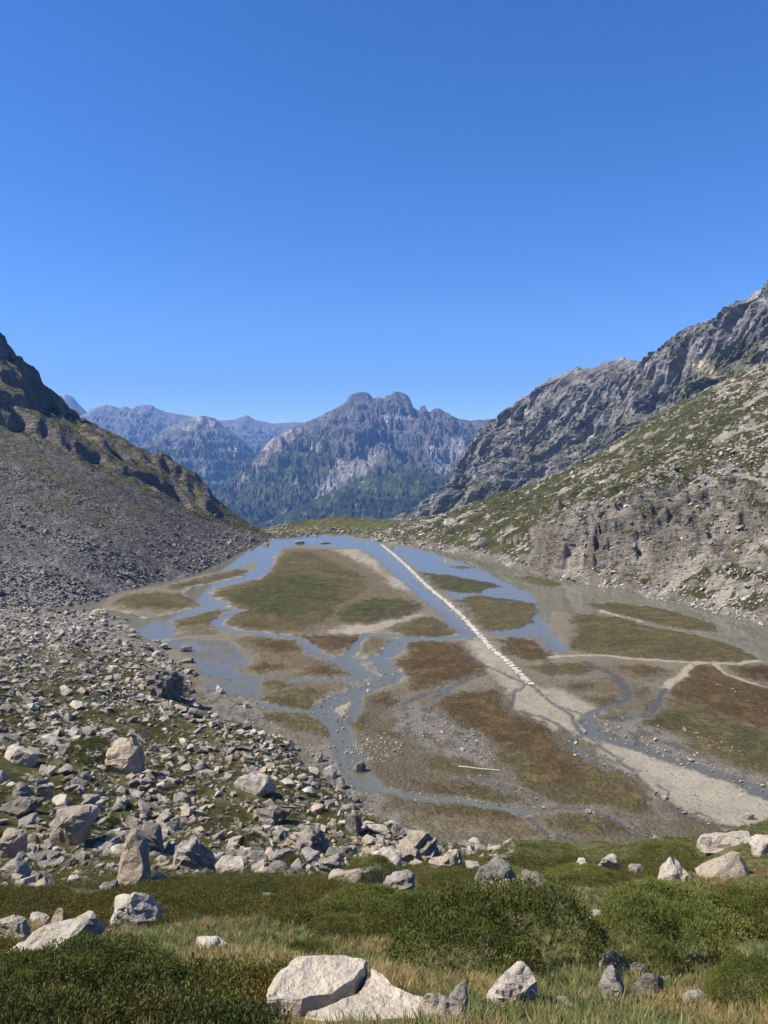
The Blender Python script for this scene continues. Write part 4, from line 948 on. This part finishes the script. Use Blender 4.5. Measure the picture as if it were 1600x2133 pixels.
# ------------------------------------------------------------------ scattered pieces (stuff) by geometry nodes on points
def proto_coll(name, objs):
    c = bpy.data.collections.new(name)
    for i, (me, mat) in enumerate(objs):
        o = bpy.data.objects.new('%s_%02d' % (name, i), me); me.materials.clear(); me.materials.append(mat); c.objects.link(o)
    return c
def scatter(name, P, S, Rt, I, coll, label, cat, parent=None):
    me = bpy.data.meshes.new(name); n = len(P)
    me.vertices.add(n); me.vertices.foreach_set('co', np.asarray(P, np.float32).ravel())
    for k, v, t in (('scl', S, 'FLOAT_VECTOR'), ('rot', Rt, 'FLOAT_VECTOR')):
        a = me.attributes.new(k, t, 'POINT'); a.data.foreach_set('vector', np.asarray(v, np.float32).ravel())
    a = me.attributes.new('pick', 'INT', 'POINT'); a.data.foreach_set('value', np.asarray(I, np.int32))
    o = bpy.data.objects.new(name, me); COL.objects.link(o)
    g = bpy.data.node_groups.new(name, 'GeometryNodeTree')
    g.interface.new_socket('Geometry', in_out='INPUT', socket_type='NodeSocketGeometry'); g.interface.new_socket('Geometry', in_out='OUTPUT', socket_type='NodeSocketGeometry')
    gi, go = g.nodes.new('NodeGroupInput'), g.nodes.new('NodeGroupOutput')
    ci = g.nodes.new('GeometryNodeCollectionInfo'); ci.inputs['Collection'].default_value = coll
    ci.inputs['Separate Children'].default_value = True; ci.inputs['Reset Children'].default_value = True
    ip = g.nodes.new('GeometryNodeInstanceOnPoints'); ip.inputs['Pick Instance'].default_value = True
    def at(nm, ty):
        q = g.nodes.new('GeometryNodeInputNamedAttribute'); q.data_type = ty; q.inputs['Name'].default_value = nm; return q.outputs['Attribute']
    L = g.links
    L.new(gi.outputs[0], ip.inputs['Points']); L.new(ci.outputs[0], ip.inputs['Instance']); L.new(at('pick', 'INT'), ip.inputs['Instance Index'])
    er = g.nodes.new('FunctionNodeEulerToRotation'); L.new(at('rot', 'FLOAT_VECTOR'), er.inputs[0]); L.new(er.outputs[0], ip.inputs['Rotation'])
    L.new(at('scl', 'FLOAT_VECTOR'), ip.inputs['Scale']); L.new(ip.outputs[0], go.inputs[0])
    md = o.modifiers.new('scatter', 'NODES'); md.node_group = g
    tag(o, label, cat, kind='stuff')
    return o
shapes = [rock_mesh('stone', 900 + i, (1, .55 + .4 * (i % 3) / 2, .38 + .3 * ((i * 7) % 5) / 4), 11 + i % 4, 0, .5, bury=.15) for i in range(9)]
bshape = [rock_mesh('boulder_shape', 950 + i, (1, .6 + .35 * (i % 3) / 2, .45 + .35 * ((i * 7) % 5) / 4), 13 + i % 6, 2, .3 + .4 * (i % 3) / 2, .06, .3 if i % 2 else .1, .15) for i in range(14)]
C_field = proto_coll('field_stone', [(m.copy(), [M_rock, M_rock_grey, M_rock_pale, M_rock_dark, M_rock_dark, M_rock_grey, M_rock, M_rock_tan, M_rock_tan][k]) for k, m in enumerate(shapes)])
C_scree = proto_coll('scree_stone', [(m.copy(), M_scree) for m in shapes])
C_pale = proto_coll('pale_stone', [(m.copy(), [M_rock, M_rock_pale, M_rock_grey][k % 3]) for k, m in enumerate(shapes)])
def visible(P, pad=120):
    px, py = project(P); return (px > -pad) & (px < 1600 + pad) & (py > 500) & (py < 2133 + 2 * pad)
def clear_of(P, k=1.0):
    m = np.ones(len(P), bool)
    for x, y, r in OCC: m &= np.hypot(P[:, 0] - x, P[:, 1] - y) > r * k
    return m
def rots(n, t=.35): return np.stack([rng.normal(0, t, n), rng.normal(0, t, n), rng.random(n) * 6.283], 1)
def sizes(n, med, sig, mx): return np.minimum(med * np.exp(rng.normal(0, sig, n)), mx)
def aniso(s, n): return s[:, None] * np.stack([rng.uniform(.8, 1.25, n), rng.uniform(.8, 1.25, n), rng.uniform(.65, 1.15, n)], 1)
protos_field = [link('boulder', m) for m in bshape]
for o_ in protos_field: COL.objects.unlink(o_)
LAND = {0:'the rounded light boulder in shrubs',28:'the tall cream boulder',30:'the square tan block',31:'the large striped block',32:'the big brown wedge boulder',33:'the pale long slab',34:'the white wedge boulder',35:'the long brown layered slab',36:'the grey ribbed boulder',38:'the domed ribbed boulder',39:'the layered tilted boulder',41:'the brown block by the stream',43:'the long dark layered slab',45:'the dark triangular boulder',48:'the dark grey blocky boulder',51:'the shore boulder of the lake arm',52:'the dark boulders in shallow water',56:'the mossy boulder in the stream'}
def describe(j, P, q, sc, mt, where):
    tone = dict(pale='pale', grey='grey', dark='dark brown', tan='tan')[mt]
    size = 'large' if q > 1.25 else 'mid sized' if q > .95 else 'small'
    shape = 'flat' if sc[2] < .85 * q else 'blocky' if sc[2] < 1.02 * q else 'upright'
    if where: return '%s %s %s boulder %s' % (size, tone, shape, where(P[j]))
    k = min(LAND, key=lambda i: math.hypot(OCC[i][0] - P[j][0], OCC[i][1] - P[j][1])); d = math.hypot(OCC[k][0] - P[j][0], OCC[k][1] - P[j][1])
    side = 'close by' if d < 3 else 'uphill of' if P[j][2] > OCC_Z[k] + 1 else 'downhill of' if P[j][2] < OCC_Z[k] - 1 else 'level with'
    return '%s %s %s boulder %s %s' % (size, tone, shape, side, LAND[k])
def individuals(P, s, k, group, mats, where=None):
    for j in np.argsort(-s / np.array([depth_of(q) for q in P]))[:k]:
        mt = mats[int(rng.integers(len(mats)))]
        key = ('boulder', int(rng.integers(len(bshape))), mt)
        if key not in BCACHE:
            m = bshape[key[1]].copy(); m.materials.clear(); m.materials.append(MATS[mt]); BCACHE[key] = m
        o = bpy.data.objects.new('boulder', BCACHE[key]); COL.objects.link(o)
        o.location = P[j]; q = float(s[j]); o.scale = (q, q * random.uniform(.8, 1.2), q * random.uniform(.7, 1.2))
        o.rotation_euler = (random.gauss(0, .2), random.gauss(0, .25), random.uniform(0, 6.28))
        lb = describe(j, P, q, o.scale, mt, where); tag(o, lb, 'boulder', group + ': ' + lb.split(' boulder')[0])
        s[j] = 0
    return s > 0
BCACHE = {}
# boulder field
n = 76000
yy = 24 + 124 * rng.random(n) ** .8; xx = -(.72 * yy) + rng.random(n) * (.9 * yy)
zz = hF(xx, yy); P = np.stack([xx, yy, zz], 1)
px, py = project(P)
den = .36 + .9 * sstep(-.25, .35, fbm(xx * .11, yy * .11, 3, 77)) * np.interp(py, [1280, 1400, 1550, 1700, 1850], [1.3, 1.0, .75, .85, .9])
lim = np.interp(px, [-200, 0, 200, 420, 600, 800, 900, 1000], [1862, 1862, 1868, 1835, 1828, 1822, 1800, 1790])
m = visible(P) & (zz > .05) & (py < lim) & (rng.random(n) < den) & clear_of(P) & (hL(xx, yy) < zz + .4)
P = P[m]; s = sizes(len(P), .285, .70, 1.5); s *= np.interp(P[:, 1], [24, 60, 140], [.85, 1.0, 1.1])
keep = individuals(P, s, 165, 'boulders of the left boulder field', ['pale', 'grey', 'grey', 'dark', 'tan'])
P, s = P[keep], s[keep]; k = len(P)
scatter('field_rubble', P, aniso(s, k), rots(k), rng.integers(0, 9, k), C_field, 'grey and pale rubble covering the grassy boulder field left of the lake', 'rubble')
# scree
n = 120000
yy = 125 + 160 * rng.random(n); xx = -yy * (.13 + .50 * rng.random(n))
zz = hL(xx, yy); P = np.stack([xx, yy, zz], 1); px, py = project(P)
top = np.interp(px, [-300, 0, 150, 300, 420, 490, 560], [800, 893, 965, 1035, 1088, 1112, 1130])
f2 = fbm(xx * .05, yy * .05, 3, 78)
m = visible(P, 40) & (zz > -.1) & (zz > hF(xx, yy) - .2) & (rng.random(n) < np.where(py > top, .75 + .5 * f2, .12))
P = P[m]; s = sizes(len(P), .27, .5, 2.2); px, py = project(P); s *= np.interp(px, [0, 300, 480, 560], [.9, 1.0, 1.5, 1.7]) * (1 + 1.3 * fbm(P[:, 0] * .012, P[:, 1] * .11, 4, 79)).clip(.5, 1.8) * np.interp(P[:, 2], [0, 12, 40], [1.25, 1.0, .8])
keep = individuals(P, s, 26, 'blocks on the left scree slope', ['grey', 'dark'], lambda q: 'on the scree just below the dark rock ledges' if q[2] > 22 else 'half way up the dark scree slope' if q[2] > 9 else 'at the foot of the scree by the water')
P, s = P[keep], s[keep]; k = len(P)
scatter('scree', P, aniso(s, k), rots(k), rng.integers(0, 9, k), C_scree, 'fine dark grey scree covering the steep left slope', 'scree')
# right slope
n = 60000
yy = 135 + 255 * rng.random(n) ** 1.1; xx = yy * (-.15 + .70 * rng.random(n))
zz = hR(xx, yy); P = np.stack([xx, yy, zz], 1); px, py = project(P)
f1 = fbm((xx * .9 + yy * .44) * .045, (-xx * .44 + yy * .9) * .13, 3, 53); pale = in_px(P, [[(1450,760),(1640,700),(1640,1010),(1500,985),(1300,1010),(1200,1000),(1330,985),(1420,930),(1560,860),(1500,840)], [(1330,1235),(1420,1180),(1640,1190),(1640,1320)], [(560,1095),(700,1108),(900,1085),(1000,1100),(1000,1150),(800,1125),(560,1125)]], 25, 20)
m = visible(P, 40) & (zz > -.1) & (rng.random(n) < .12 + .55 * sstep(.0, .3, f1) + .5 * pale + .5 * sstep(2.5, .5, zz)) & ~((px > 600) & (px < 820) & (py < 1098))
P = P[m]; s = sizes(len(P), .50, .5, 3.0)
keep = individuals(P, s, 40, 'rocks on the right slope', ['pale', 'grey'], lambda q: 'high on the green slope right of the lake' if q[2] > 38 else 'on the green slope above the lakeside cliff' if q[2] > 18 else 'on the low rise between outlet and lakeside cliff' if q[1] > 215 else 'among the debris at the foot of the lakeside cliff')
P, s = P[keep], s[keep]; k = len(P)
R3 = rots(k, .22); R3[:, 1] -= .35; R3[:, 2] = rng.normal(.2, .5, k)
scatter('slope_rubble', P, aniso(s, k) * np.array([1.2, .9, .7]), R3, rng.integers(0, 9, k), C_pale, 'pale broken rock strewn over the green slope right of the lake', 'rubble')
# stones on the flats
def along(lines, n, spread):
    out = []
    for pl, w in lines:
        pl = np.array(pl); L = np.hypot(*np.diff(pl, axis=0).T); c = np.concatenate([[0], np.cumsum(L)])
        q = rng.random(int(n * c[-1] / 60)) * c[-1]
        pt = np.stack([np.interp(q, c, pl[:, 0]), np.interp(q, c, pl[:, 1])], 1); out.append(pt + rng.normal(0, 1, pt.shape) * w * spread)
    return np.concatenate(out)
def inside(pl, n):
    pl = np.array(pl); q = pl.min(0) + rng.random((n, 2)) * (pl.max(0) - pl.min(0)); return q[sdf_poly(q, pl) < 0]
Q = np.concatenate([along([CREEK[6], CREEK[7], CREEK[8], CREEK[1], CREEK[9]], 450, 1.0)] + [inside(pl, 1400) for pl in DARKG] + [inside(cP([(740,1540),(800,1525),(840,1550),(830,1590),(760,1590),(720,1570)]), 900), inside(cB([(1250,880),(1400,900),(1500,980),(1350,960)]), 300), inside(cB([(1380,690),(1600,730),(1600,880),(1480,800)]), 400)])
Q = Q[(Q[:, 1] > 50)]; k = len(Q); s = sizes(k, .13, .55, .6)
P = np.concatenate([Q, np.full((k, 1), .03)], 1)
scatter('stream_gravel', P, aniso(s, k), rots(k), rng.integers(0, 9, k), C_pale, 'loose stones and gravel along the stream beds of the flats', 'gravel')

# ------------------------------------------------------------------ causeway of flat stones
cl = np.array(cB([(85,160),(140,205),(200,260),(270,330),(340,385),(400,440),(460,505),(520,570),(580,620),(630,670),(668,708)]))
Lc = np.concatenate([[0], np.cumsum(np.hypot(*np.diff(cl, axis=0).T))])
cw = bpy.data.objects.new('stone_causeway', None); COL.objects.link(cw); cw.location = (cl[-1, 0], cl[-1, 1], 0)
tag(cw, 'long straight causeway of pale flat stones crossing the shallow lake', 'causeway')
slabs = [rock_mesh('flat_stone', 700 + i, (1, .8, .42), 13, 0, .25, bury=.0) for i in range(8)]
for m_ in slabs: m_.materials.append(M_slab)
N = 285
small = []
for i in range(N):
    f = (i + .5) / N; d = f * Lc[-1]
    x, y = np.interp(d, Lc, cl[:, 0]), np.interp(d, Lc, cl[:, 1])
    x2, y2 = np.interp(d + 1, Lc, cl[:, 0]), np.interp(d + 1, Lc, cl[:, 1])
    a = math.atan2(y2 - y, x2 - x) if d + 1 < Lc[-1] else a
    o = bpy.data.objects.new('flat_stone', slabs[i % 8]); COL.objects.link(o); o.parent = cw
    st = Lc[-1] / N
    o.scale = (random.uniform(1.0, 1.3), st * random.uniform(1.5, 1.9), random.uniform(.6, .8))
    j = random.gauss(0, .09)
    o.location = (x - math.sin(a) * j - cw.location.x, y + math.cos(a) * j - cw.location.y, random.uniform(-.08, -.03))
    o.rotation_euler = (random.gauss(0, .06), random.gauss(0, .06), a + math.pi / 2 + random.gauss(0, .12))
    for _ in range(3): small.append((x - math.sin(a) * random.gauss(0, .6) + random.uniform(-.3, .3), y + math.cos(a) * random.gauss(0, .6)))
bm = bmesh.new()
for k, (x, y) in enumerate(small):
    t = bmesh.new(); t.from_mesh(shapes[k % 9]); q = random.uniform(.15, .36)
    bmesh.ops.transform(t, matrix=Matrix.Translation((x - cw.location.x, y - cw.location.y, -.05)) @ Matrix.Rotation(random.uniform(0, 6.28), 4, 'Z') @ Matrix.Diagonal((q, q, q, 1)), verts=t.verts)
    tm = bpy.data.meshes.new('t'); t.to_mesh(tm); t.free(); bm.from_mesh(tm); bpy.data.meshes.remove(tm)
me = bpy.data.meshes.new('edging_rubble'); bm.to_mesh(me); bm.free()
tag(link('edging_rubble', me, M_slab, cw), kind='stuff')

# ------------------------------------------------------------------ pole on the flats, marker post
def wood_mat():
    m, nt, b = new_mat('weathered_wood'); tc = nd(nt, 'ShaderNodeTexCoord').outputs['Object']
    mp = nd(nt, 'ShaderNodeMapping'); nt.links.new(tc, mp.inputs[0]); mp.inputs['Scale'].default_value = (1, 14, 14)
    n = nz(nt, 3, 4, .6, mp.outputs[0]); nt.links.new(mixc(nt, n.outputs[0], (.30, .26, .21), (.58, .53, .46)), b.inputs['Base Color']); bump(nt, b, n.outputs[0], .5, .02)
    return m
M_wood = wood_mat()
def pole(name, A, Bp, r0, r1, label, cat):
    A, Bp = Vector(A), Vector(Bp); d = Bp - A; L = d.length; bm = bmesh.new(); rings = []
    for i in range(13):
        t = i / 12; rr = r0 + (r1 - r0) * t
        rings.append([bm.verts.new((L * t, rr * math.cos(k / 8 * 6.283) + .03 * L / 5 * math.sin(t * 5), rr * math.sin(k / 8 * 6.283) + .02 * math.sin(t * 9))) for k in range(8)])
    for a, b in zip(rings[:-1], rings[1:]):
        for k in range(8): bm.faces.new((a[k], a[(k + 1) % 8], b[(k + 1) % 8], b[k]))
    bm.faces.new(rings[0][::-1]); bm.faces.new(rings[-1])
    bmesh.ops.recalc_face_normals(bm, faces=bm.faces[:])
    me = bpy.data.meshes.new(name); bm.to_mesh(me); bm.free(); o = link(name, me, M_wood); o.location = A
    o.rotation_euler = d.to_track_quat('X', 'Z').to_euler(); return tag(o, label, cat)
a_, b_ = on_z(955, 1598, .1), on_z(1042, 1606, .1)
pole('fallen_pole', (*a_, .16), (*b_, .14), .085, .055, 'long pale weathered pole lying on the boggy flat', 'pole')
q = hit(755, 1084, 250, 345)
pole('marker_post', (q[0], q[1], q[2] - .2), (q[0] + .1, q[1], q[2] + 2.6), .12, .10, 'thin wooden marker post on the grassy knoll by the outlet', 'post')

# ------------------------------------------------------------------ plants
JUN1, JUN2, JUN3 = (.06, .078, .016), (.12, .138, .028), (.19, .195, .045)
M_jun = leaf_mat('juniper_leaf', JUN1, JUN2, JUN3, .12)

M_bark = new_mat('bark')[0]; M_bark.node_tree.nodes['Principled BSDF'].inputs['Base Color'].default_value = (.16, .125, .095, 1)
M_shrub = [leaf_mat('shrub_leaf_green', (.065, .082, .018), (.105, .112, .026), (.15, .13, .032)), leaf_mat('shrub_leaf_olive', (.105, .092, .02), (.18, .135, .032), (.095, .095, .024)), leaf_mat('shrub_leaf_dark', (.048, .066, .016), (.075, .086, .022), (.105, .10, .028))]
M_grass = [leaf_mat('grass_green', (.085, .115, .03), (.14, .15, .05), (.17, .16, .06), .3), leaf_mat('grass_straw', (.33, .24, .10), (.24, .175, .075), (.20, .17, .07), .3), leaf_mat('grass_rust', (.27, .15, .06), (.33, .215, .09), (.2, .16, .07), .3)]
def leaves(P, N, size, rnd, per, spread):            # little leaf faces round points P facing out along N
    n = len(P); k = n * per
    Pb = np.repeat(P, per, 0); Nb = np.repeat(N, per, 0)
    d = Nb + rnd.normal(0, spread, (k, 3)); d /= np.linalg.norm(d, axis=1)[:, None]
    t = np.cross(d, rnd.normal(size=(k, 3))); t /= np.linalg.norm(t, axis=1)[:, None] + 1e-9
    L = size * rnd.uniform(.7, 1.4, k)[:, None]; b = Pb + rnd.normal(0, size * .55, (k, 3))
    V = np.stack([b, b + d * L * .55 + t * L * .2, b + d * L, b + d * L * .55 - t * L * .2], 1).reshape(-1, 3)
    return V, np.arange(4 * k).reshape(-1, 4)
def dome(rnd, lumps, npts):                          # points and normals over a lumpy cushion of unit width
    c = []; 
    for i in range(lumps):
        a = rnd.random() * 6.283; r = .38 * math.sqrt(rnd.random()); c.append((r * math.cos(a) * 1.1, r * math.sin(a), .17 * (1 - (r / .42) ** 2) + rnd.uniform(-.05, .03), rnd.uniform(.075, .16)))
    c = np.array(c); pts = []; nor = []
    per = npts // lumps
    for i, (x, y, z, r) in enumerate(c):
        v = rnd.normal(size=(per, 3)); v /= np.linalg.norm(v, axis=1)[:, None]; v[:, 2] = np.where(v[:, 2] < -.45, -v[:, 2], v[:, 2])
        q = np.array([x, y, z + .06]) + v * r * (rnd.uniform(.02, 1.1, per) ** .28)[:, None] * np.array([1, 1, 1.05])
        dd = np.linalg.norm(q[:, None] - (c[None, :, :3] + np.array([0, 0, .06])), axis=2) / c[None, :, 3]
        dd[:, i] = 9; ok = (dd.min(1) > .88) & (q[:, 2] > -.06)
        pts.append(q[ok]); nor.append(v[ok])
    return np.concatenate(pts), np.concatenate(nor), c
bush_meshes = []
for i in range(3):
    rr = np.random.default_rng(500 + i)
    Pt, Nt, c = dome(rr, 46, 17000)
    Nn = Nt * .8 + np.array([0, 0, .5])
    V, Fc = leaves(Pt, Nn, .0125, rr, 8, .6)
    fm = raw_mesh('foliage', V, Fc, smooth=False); fm.materials.append(M_jun)
    bm = bmesh.new()
    for k in range(6):
        a = k * 1.05 + rr.random(); e = Vector((.3 * math.cos(a), .26 * math.sin(a), .12)); A = Vector((0, 0, -.12)); prev = None
        for t in range(5):
            q = A.lerp(e, t / 4) + Vector((0, 0, .03 * math.sin(t))); w = .018 * (1 - t / 5)
            ring = [bm.verts.new(q + Vector((w * math.cos(s_ * 1.2566), w * math.sin(s_ * 1.2566), 0))) for s_ in range(5)]
            if prev:
                for s_ in range(5): bm.faces.new((prev[s_], prev[(s_ + 1) % 5], ring[(s_ + 1) % 5], ring[s_]))
            prev = ring
    sm = bpy.data.meshes.new('stem'); bm.to_mesh(sm); bm.free(); sm.materials.append(M_bark)
    bush_meshes.append((fm, sm))
BUSHES = [  # x, base y, width, height in photo pixels, label
 (190,2128,380,140,'large dark juniper left of the cracked slab'), (30,2140,260,150,'juniper spreading beside the large dark juniper'), (165,2035,130,40,'small juniper behind the ribbed rock ledge'),
 (1060,2040,460,190,'largest juniper spreading in the middle of the foreground slope'), (880,1965,270,92,'juniper spreading above the largest one'), (760,1930,230,74,'juniper between the shrub belt and the boulders'),
 (1400,2040,300,150,'dark juniper beside the gap with flat grey stones'), (1440,1960,330,105,'wide juniper below the tilted slabs'), (1580,2110,190,120,'juniper at the edge of the reddish grass'), (1600,1965,220,105,'juniper below the long cream slab'),
 (1090,1905,130,52,'small juniper against the group of three boulders'), (775,1850,120,62,'round bush growing over a broad boulder'), (1390,1806,150,44,'low juniper on the rim before the pale ledge'), (1130,1802,190,34,'low juniper along the rim of the slope'), (1215,1850,170,44,'low juniper behind the dry grass on the rim'),
 (180,1592,90,50,'dark juniper left of the striped block'), (225,1605,60,34,'small juniper touching the striped block'), (530,1776,64,44,'small dark juniper among boulders above the shrub belt'), (612,1816,58,38,'small juniper below the domed boulder'), (228,1735,52,34,'little juniper next to the square tan block'),
 (280,1938,70,40,'little bush growing against the rounded light boulder'), (640,2010,120,44,'low bush behind the cracked slab'), (700,1960,140,50,'low juniper at the end of the dry grass'), (985,1990,200,90,'juniper joined to the left of the largest one'),
]
for i, (px, py, w, h, lab) in enumerate(BUSHES):
    p = hit(px, py); s = depth_of(p) / F; W = w * s * .95; Hh = h * s * 1.15
    r = bpy.data.objects.new('juniper_bush', None); COL.objects.link(r)
    yb = p[1] + W * .16
    r.location = (p[0], yb, float(ground(p[0], yb)[0])); r.scale = (W / .95, W * .75 / .9, min(Hh * .8, W * .52) / .33); r.rotation_euler = (-.25 if py > 1790 else 0, 0, random.choice([0, 3.14]) + random.uniform(-.3, .3) if py < 1790 else random.uniform(-.35, .35))
    tag(r, lab, 'bush')
    for nm, me in zip(('foliage', 'stem'), bush_meshes[i % 3]): link(nm, me, None, r)
# tufts and shrub sprays
def tuft(name, seed, n, h, mat, lean=.7, w=.0045):
    rr = np.random.default_rng(seed); V = []; Fc = []
    for i in range(n):
        a = rr.random() * 6.283; d = np.array([math.cos(a), math.sin(a), 0]); t = np.array([-d[1], d[0], 0]); b = d * rr.random() * .07; hh = h * rr.uniform(.6, 1.15); ln = lean * rr.uniform(.3, 1.2) * hh
        k = len(V)
        for f, ww in ((0, 1), (.5, .8), (1, .12)):
            q = b + d * ln * f * f + np.array([0, 0, hh * f * (1 - .15 * f)]); V += [q - t * w * ww, q + t * w * ww]
        Fc += [(k, k + 1, k + 3, k + 2), (k + 2, k + 3, k + 5, k + 4)]
    m = raw_mesh(name, V, Fc, smooth=False); return (m, mat)
def spray(name, seed, n, mat, size=.02):
    rr = np.random.default_rng(seed); v = rr.normal(size=(n, 3)); v /= np.linalg.norm(v, axis=1)[:, None]; v[:, 2] = np.abs(v[:, 2])
    V, Fc = leaves(v * np.array([.17, .17, .16]) * rr.uniform(.6, 1.1, n)[:, None], v * .5 + np.array([0, 0, .8]), size, rr, 3, .4); return (raw_mesh(name, V, Fc, smooth=False), mat)
C_tuft = proto_coll('grass_tuft', [tuft('tuft', 1, 26, .11, M_grass[0]), tuft('tuft', 2, 26, .09, M_grass[0]), tuft('tuft', 3, 24, .13, M_grass[1]), tuft('tuft', 4, 26, .10, M_grass[1]), tuft('tuft', 5, 24, .10, M_grass[2])])
C_spray = proto_coll('shrub_spray', [spray('spray', 11, 120, M_shrub[0]), spray('spray', 12, 120, M_shrub[1]), spray('spray', 13, 120, M_shrub[2]), spray('spray', 14, 110, M_shrub[1], .022)])
SHRUB = [[(120,1905),(160,1880),(260,1848),(440,1820),(560,1834),(700,1838),(800,1880),(900,1880),(900,1960),(700,1950),(560,1930),(430,1915),(330,1935),(150,1945)], [(-50,1870),(140,1850),(150,1890),(90,1930),(-50,1930)], [(-50,2000),(200,1990),(420,2060),(560,2060),(640,2040),(560,2180),(-50,2180)],
         [(1290,1900),(1400,1880),(1650,1850),(1650,1900),(1400,1920)], [(1090,1800),(1300,1792),(1450,1780),(1440,1812),(1280,1845),(1100,1860)], [(870,1850),(960,1800),(1000,1810),(1000,1860),(900,1890)]]
n = 52000
yy = 4.5 + 44 * rng.random(n) ** 1.15; xx = yy * (-.62 + 1.24 * rng.random(n)); zz = hF(xx, yy); P = np.stack([xx, yy, zz], 1)
ok = visible(P, 80) & clear_of(P, .8); ok &= project(P)[1] < 2300
P = P[ok]; px, py = project(P)
w = in_px(P, SHRUB, 10, 14); nn = fbm(P[:, 0] * .5, P[:, 1] * .5, 3, 88)
isw = w > .45 + .5 * rng.random(len(P)) - .25 * 0
lim = np.interp(px, [-200, 0, 200, 420, 600, 800, 900, 1700], [1862, 1862, 1868, 1832, 1826, 1812, 1760, 1690])
sh = P[isw & (py > lim - 8)]; k = len(sh); ns = fbm(sh[:, 0] * .35, sh[:, 1] * .35, 2, 89)
pick = np.where(ns > .02, 1, np.where(ns < -.2, 2, 0)); pick = np.where(rng.random(k) < .25, rng.integers(0, 4, k), pick)
s = rng.uniform(.9, 1.8, k)
scatter('low_shrub_cover', sh, s[:, None] * np.array([1, 1, .85]), rots(k, .2), pick, C_spray, 'low green and ochre dwarf shrubs carpeting the foreground slope', 'shrubs')
g = P[~isw & (py > lim - 10)]; k = len(g); ng = fbm(g[:, 0] * .3, g[:, 1] * .3, 3, 90) + .35 * in_px(g, GRASSY, 15, 20)
pick = np.where(ng > .36, rng.choice([2, 3, 3, 4, 0], k), rng.choice([0, 1, 0, 1, 3], k)); s = rng.uniform(.7, 1.5, k)
scatter('grass_cover', g, s[:, None] * np.array([1, 1, 1]), rots(k, .15), pick, C_tuft, 'dry straw and green mountain grass on the foreground slope', 'grass')
# sedge on the flats
M_sedge = [leaf_mat('sedge_rust', (.065, .042, .017), (.11, .07, .03), (.085, .062, .026), .1), leaf_mat('sedge_olive', (.075, .062, .022), (.11, .088, .034), (.07, .062, .02), .1), leaf_mat('sedge_green', (.055, .065, .02), (.085, .09, .028), (.10, .085, .03), .1), leaf_mat('sedge_pale', (.27, .22, .15), (.20, .165, .11), (.24, .19, .12), .1)]
C_sedge = proto_coll('sedge', [spray('sedge', 21 + i, 26, m_, .05) for i, m_ in enumerate(M_sedge)])
KIND = {RUST: 0, OLIVE: 1, GREEN: 2, PALEB: 3}
Q, K = [], []
for c_, pl in VEG:
    if c_ not in KIND: continue
    a_ = np.array(pl); area = np.prod(a_.max(0) - a_.min(0)); md = a_[:, 1].mean()
    q = inside(pl, int(min(area * (2.2 if md < 130 else 1.0), 9000)))
    if c_ == PALEB: q = q[: len(q) // 3]
    q = q[fbm(q[:, 0] * .5, q[:, 1] * .3, 3, 99) > -.22]; Q.append(q); K.append(np.full(len(q), KIND[c_]))
Q = np.concatenate(Q); K = np.concatenate(K); k = len(Q); s = rng.uniform(.35, 1.1, k)
K = np.where(rng.random(k) < .12, rng.integers(0, 4, k), K)
scatter('sedge_cover', np.concatenate([Q, np.full((k, 1), .07)], 1), s[:, None] * np.array([1.6, 1.6, .5]), rots(k, .1), K, C_sedge, 'rust brown and olive sedge mats on the islands of the lake flats', 'sedge')
# grass and heather between the boulders
n = 60000
yy = 26 + 85 * rng.random(n) ** .9; xx = -(.70 * yy) + rng.random(n) * (.88 * yy); zz = hF(xx, yy); P = np.stack([xx, yy, zz], 1); px, py = project(P)
m = visible(P, 20) & (zz > .4) & (rng.random(n) < .15 + .9 * sstep(-.1, .3, fbm(xx * .16, yy * .16, 3, 91))) & clear_of(P, .9) & (py < 1880)
P = P[m]; k = len(P); s = rng.uniform(.9, 2.2, k)
scatter('field_turf', P, s[:, None] * np.array([1.2, 1.2, .55]), rots(k, .15), rng.choice([0, 1, 2, 0, 1], k), C_spray, 'short green turf growing between the rocks of the boulder field', 'turf')
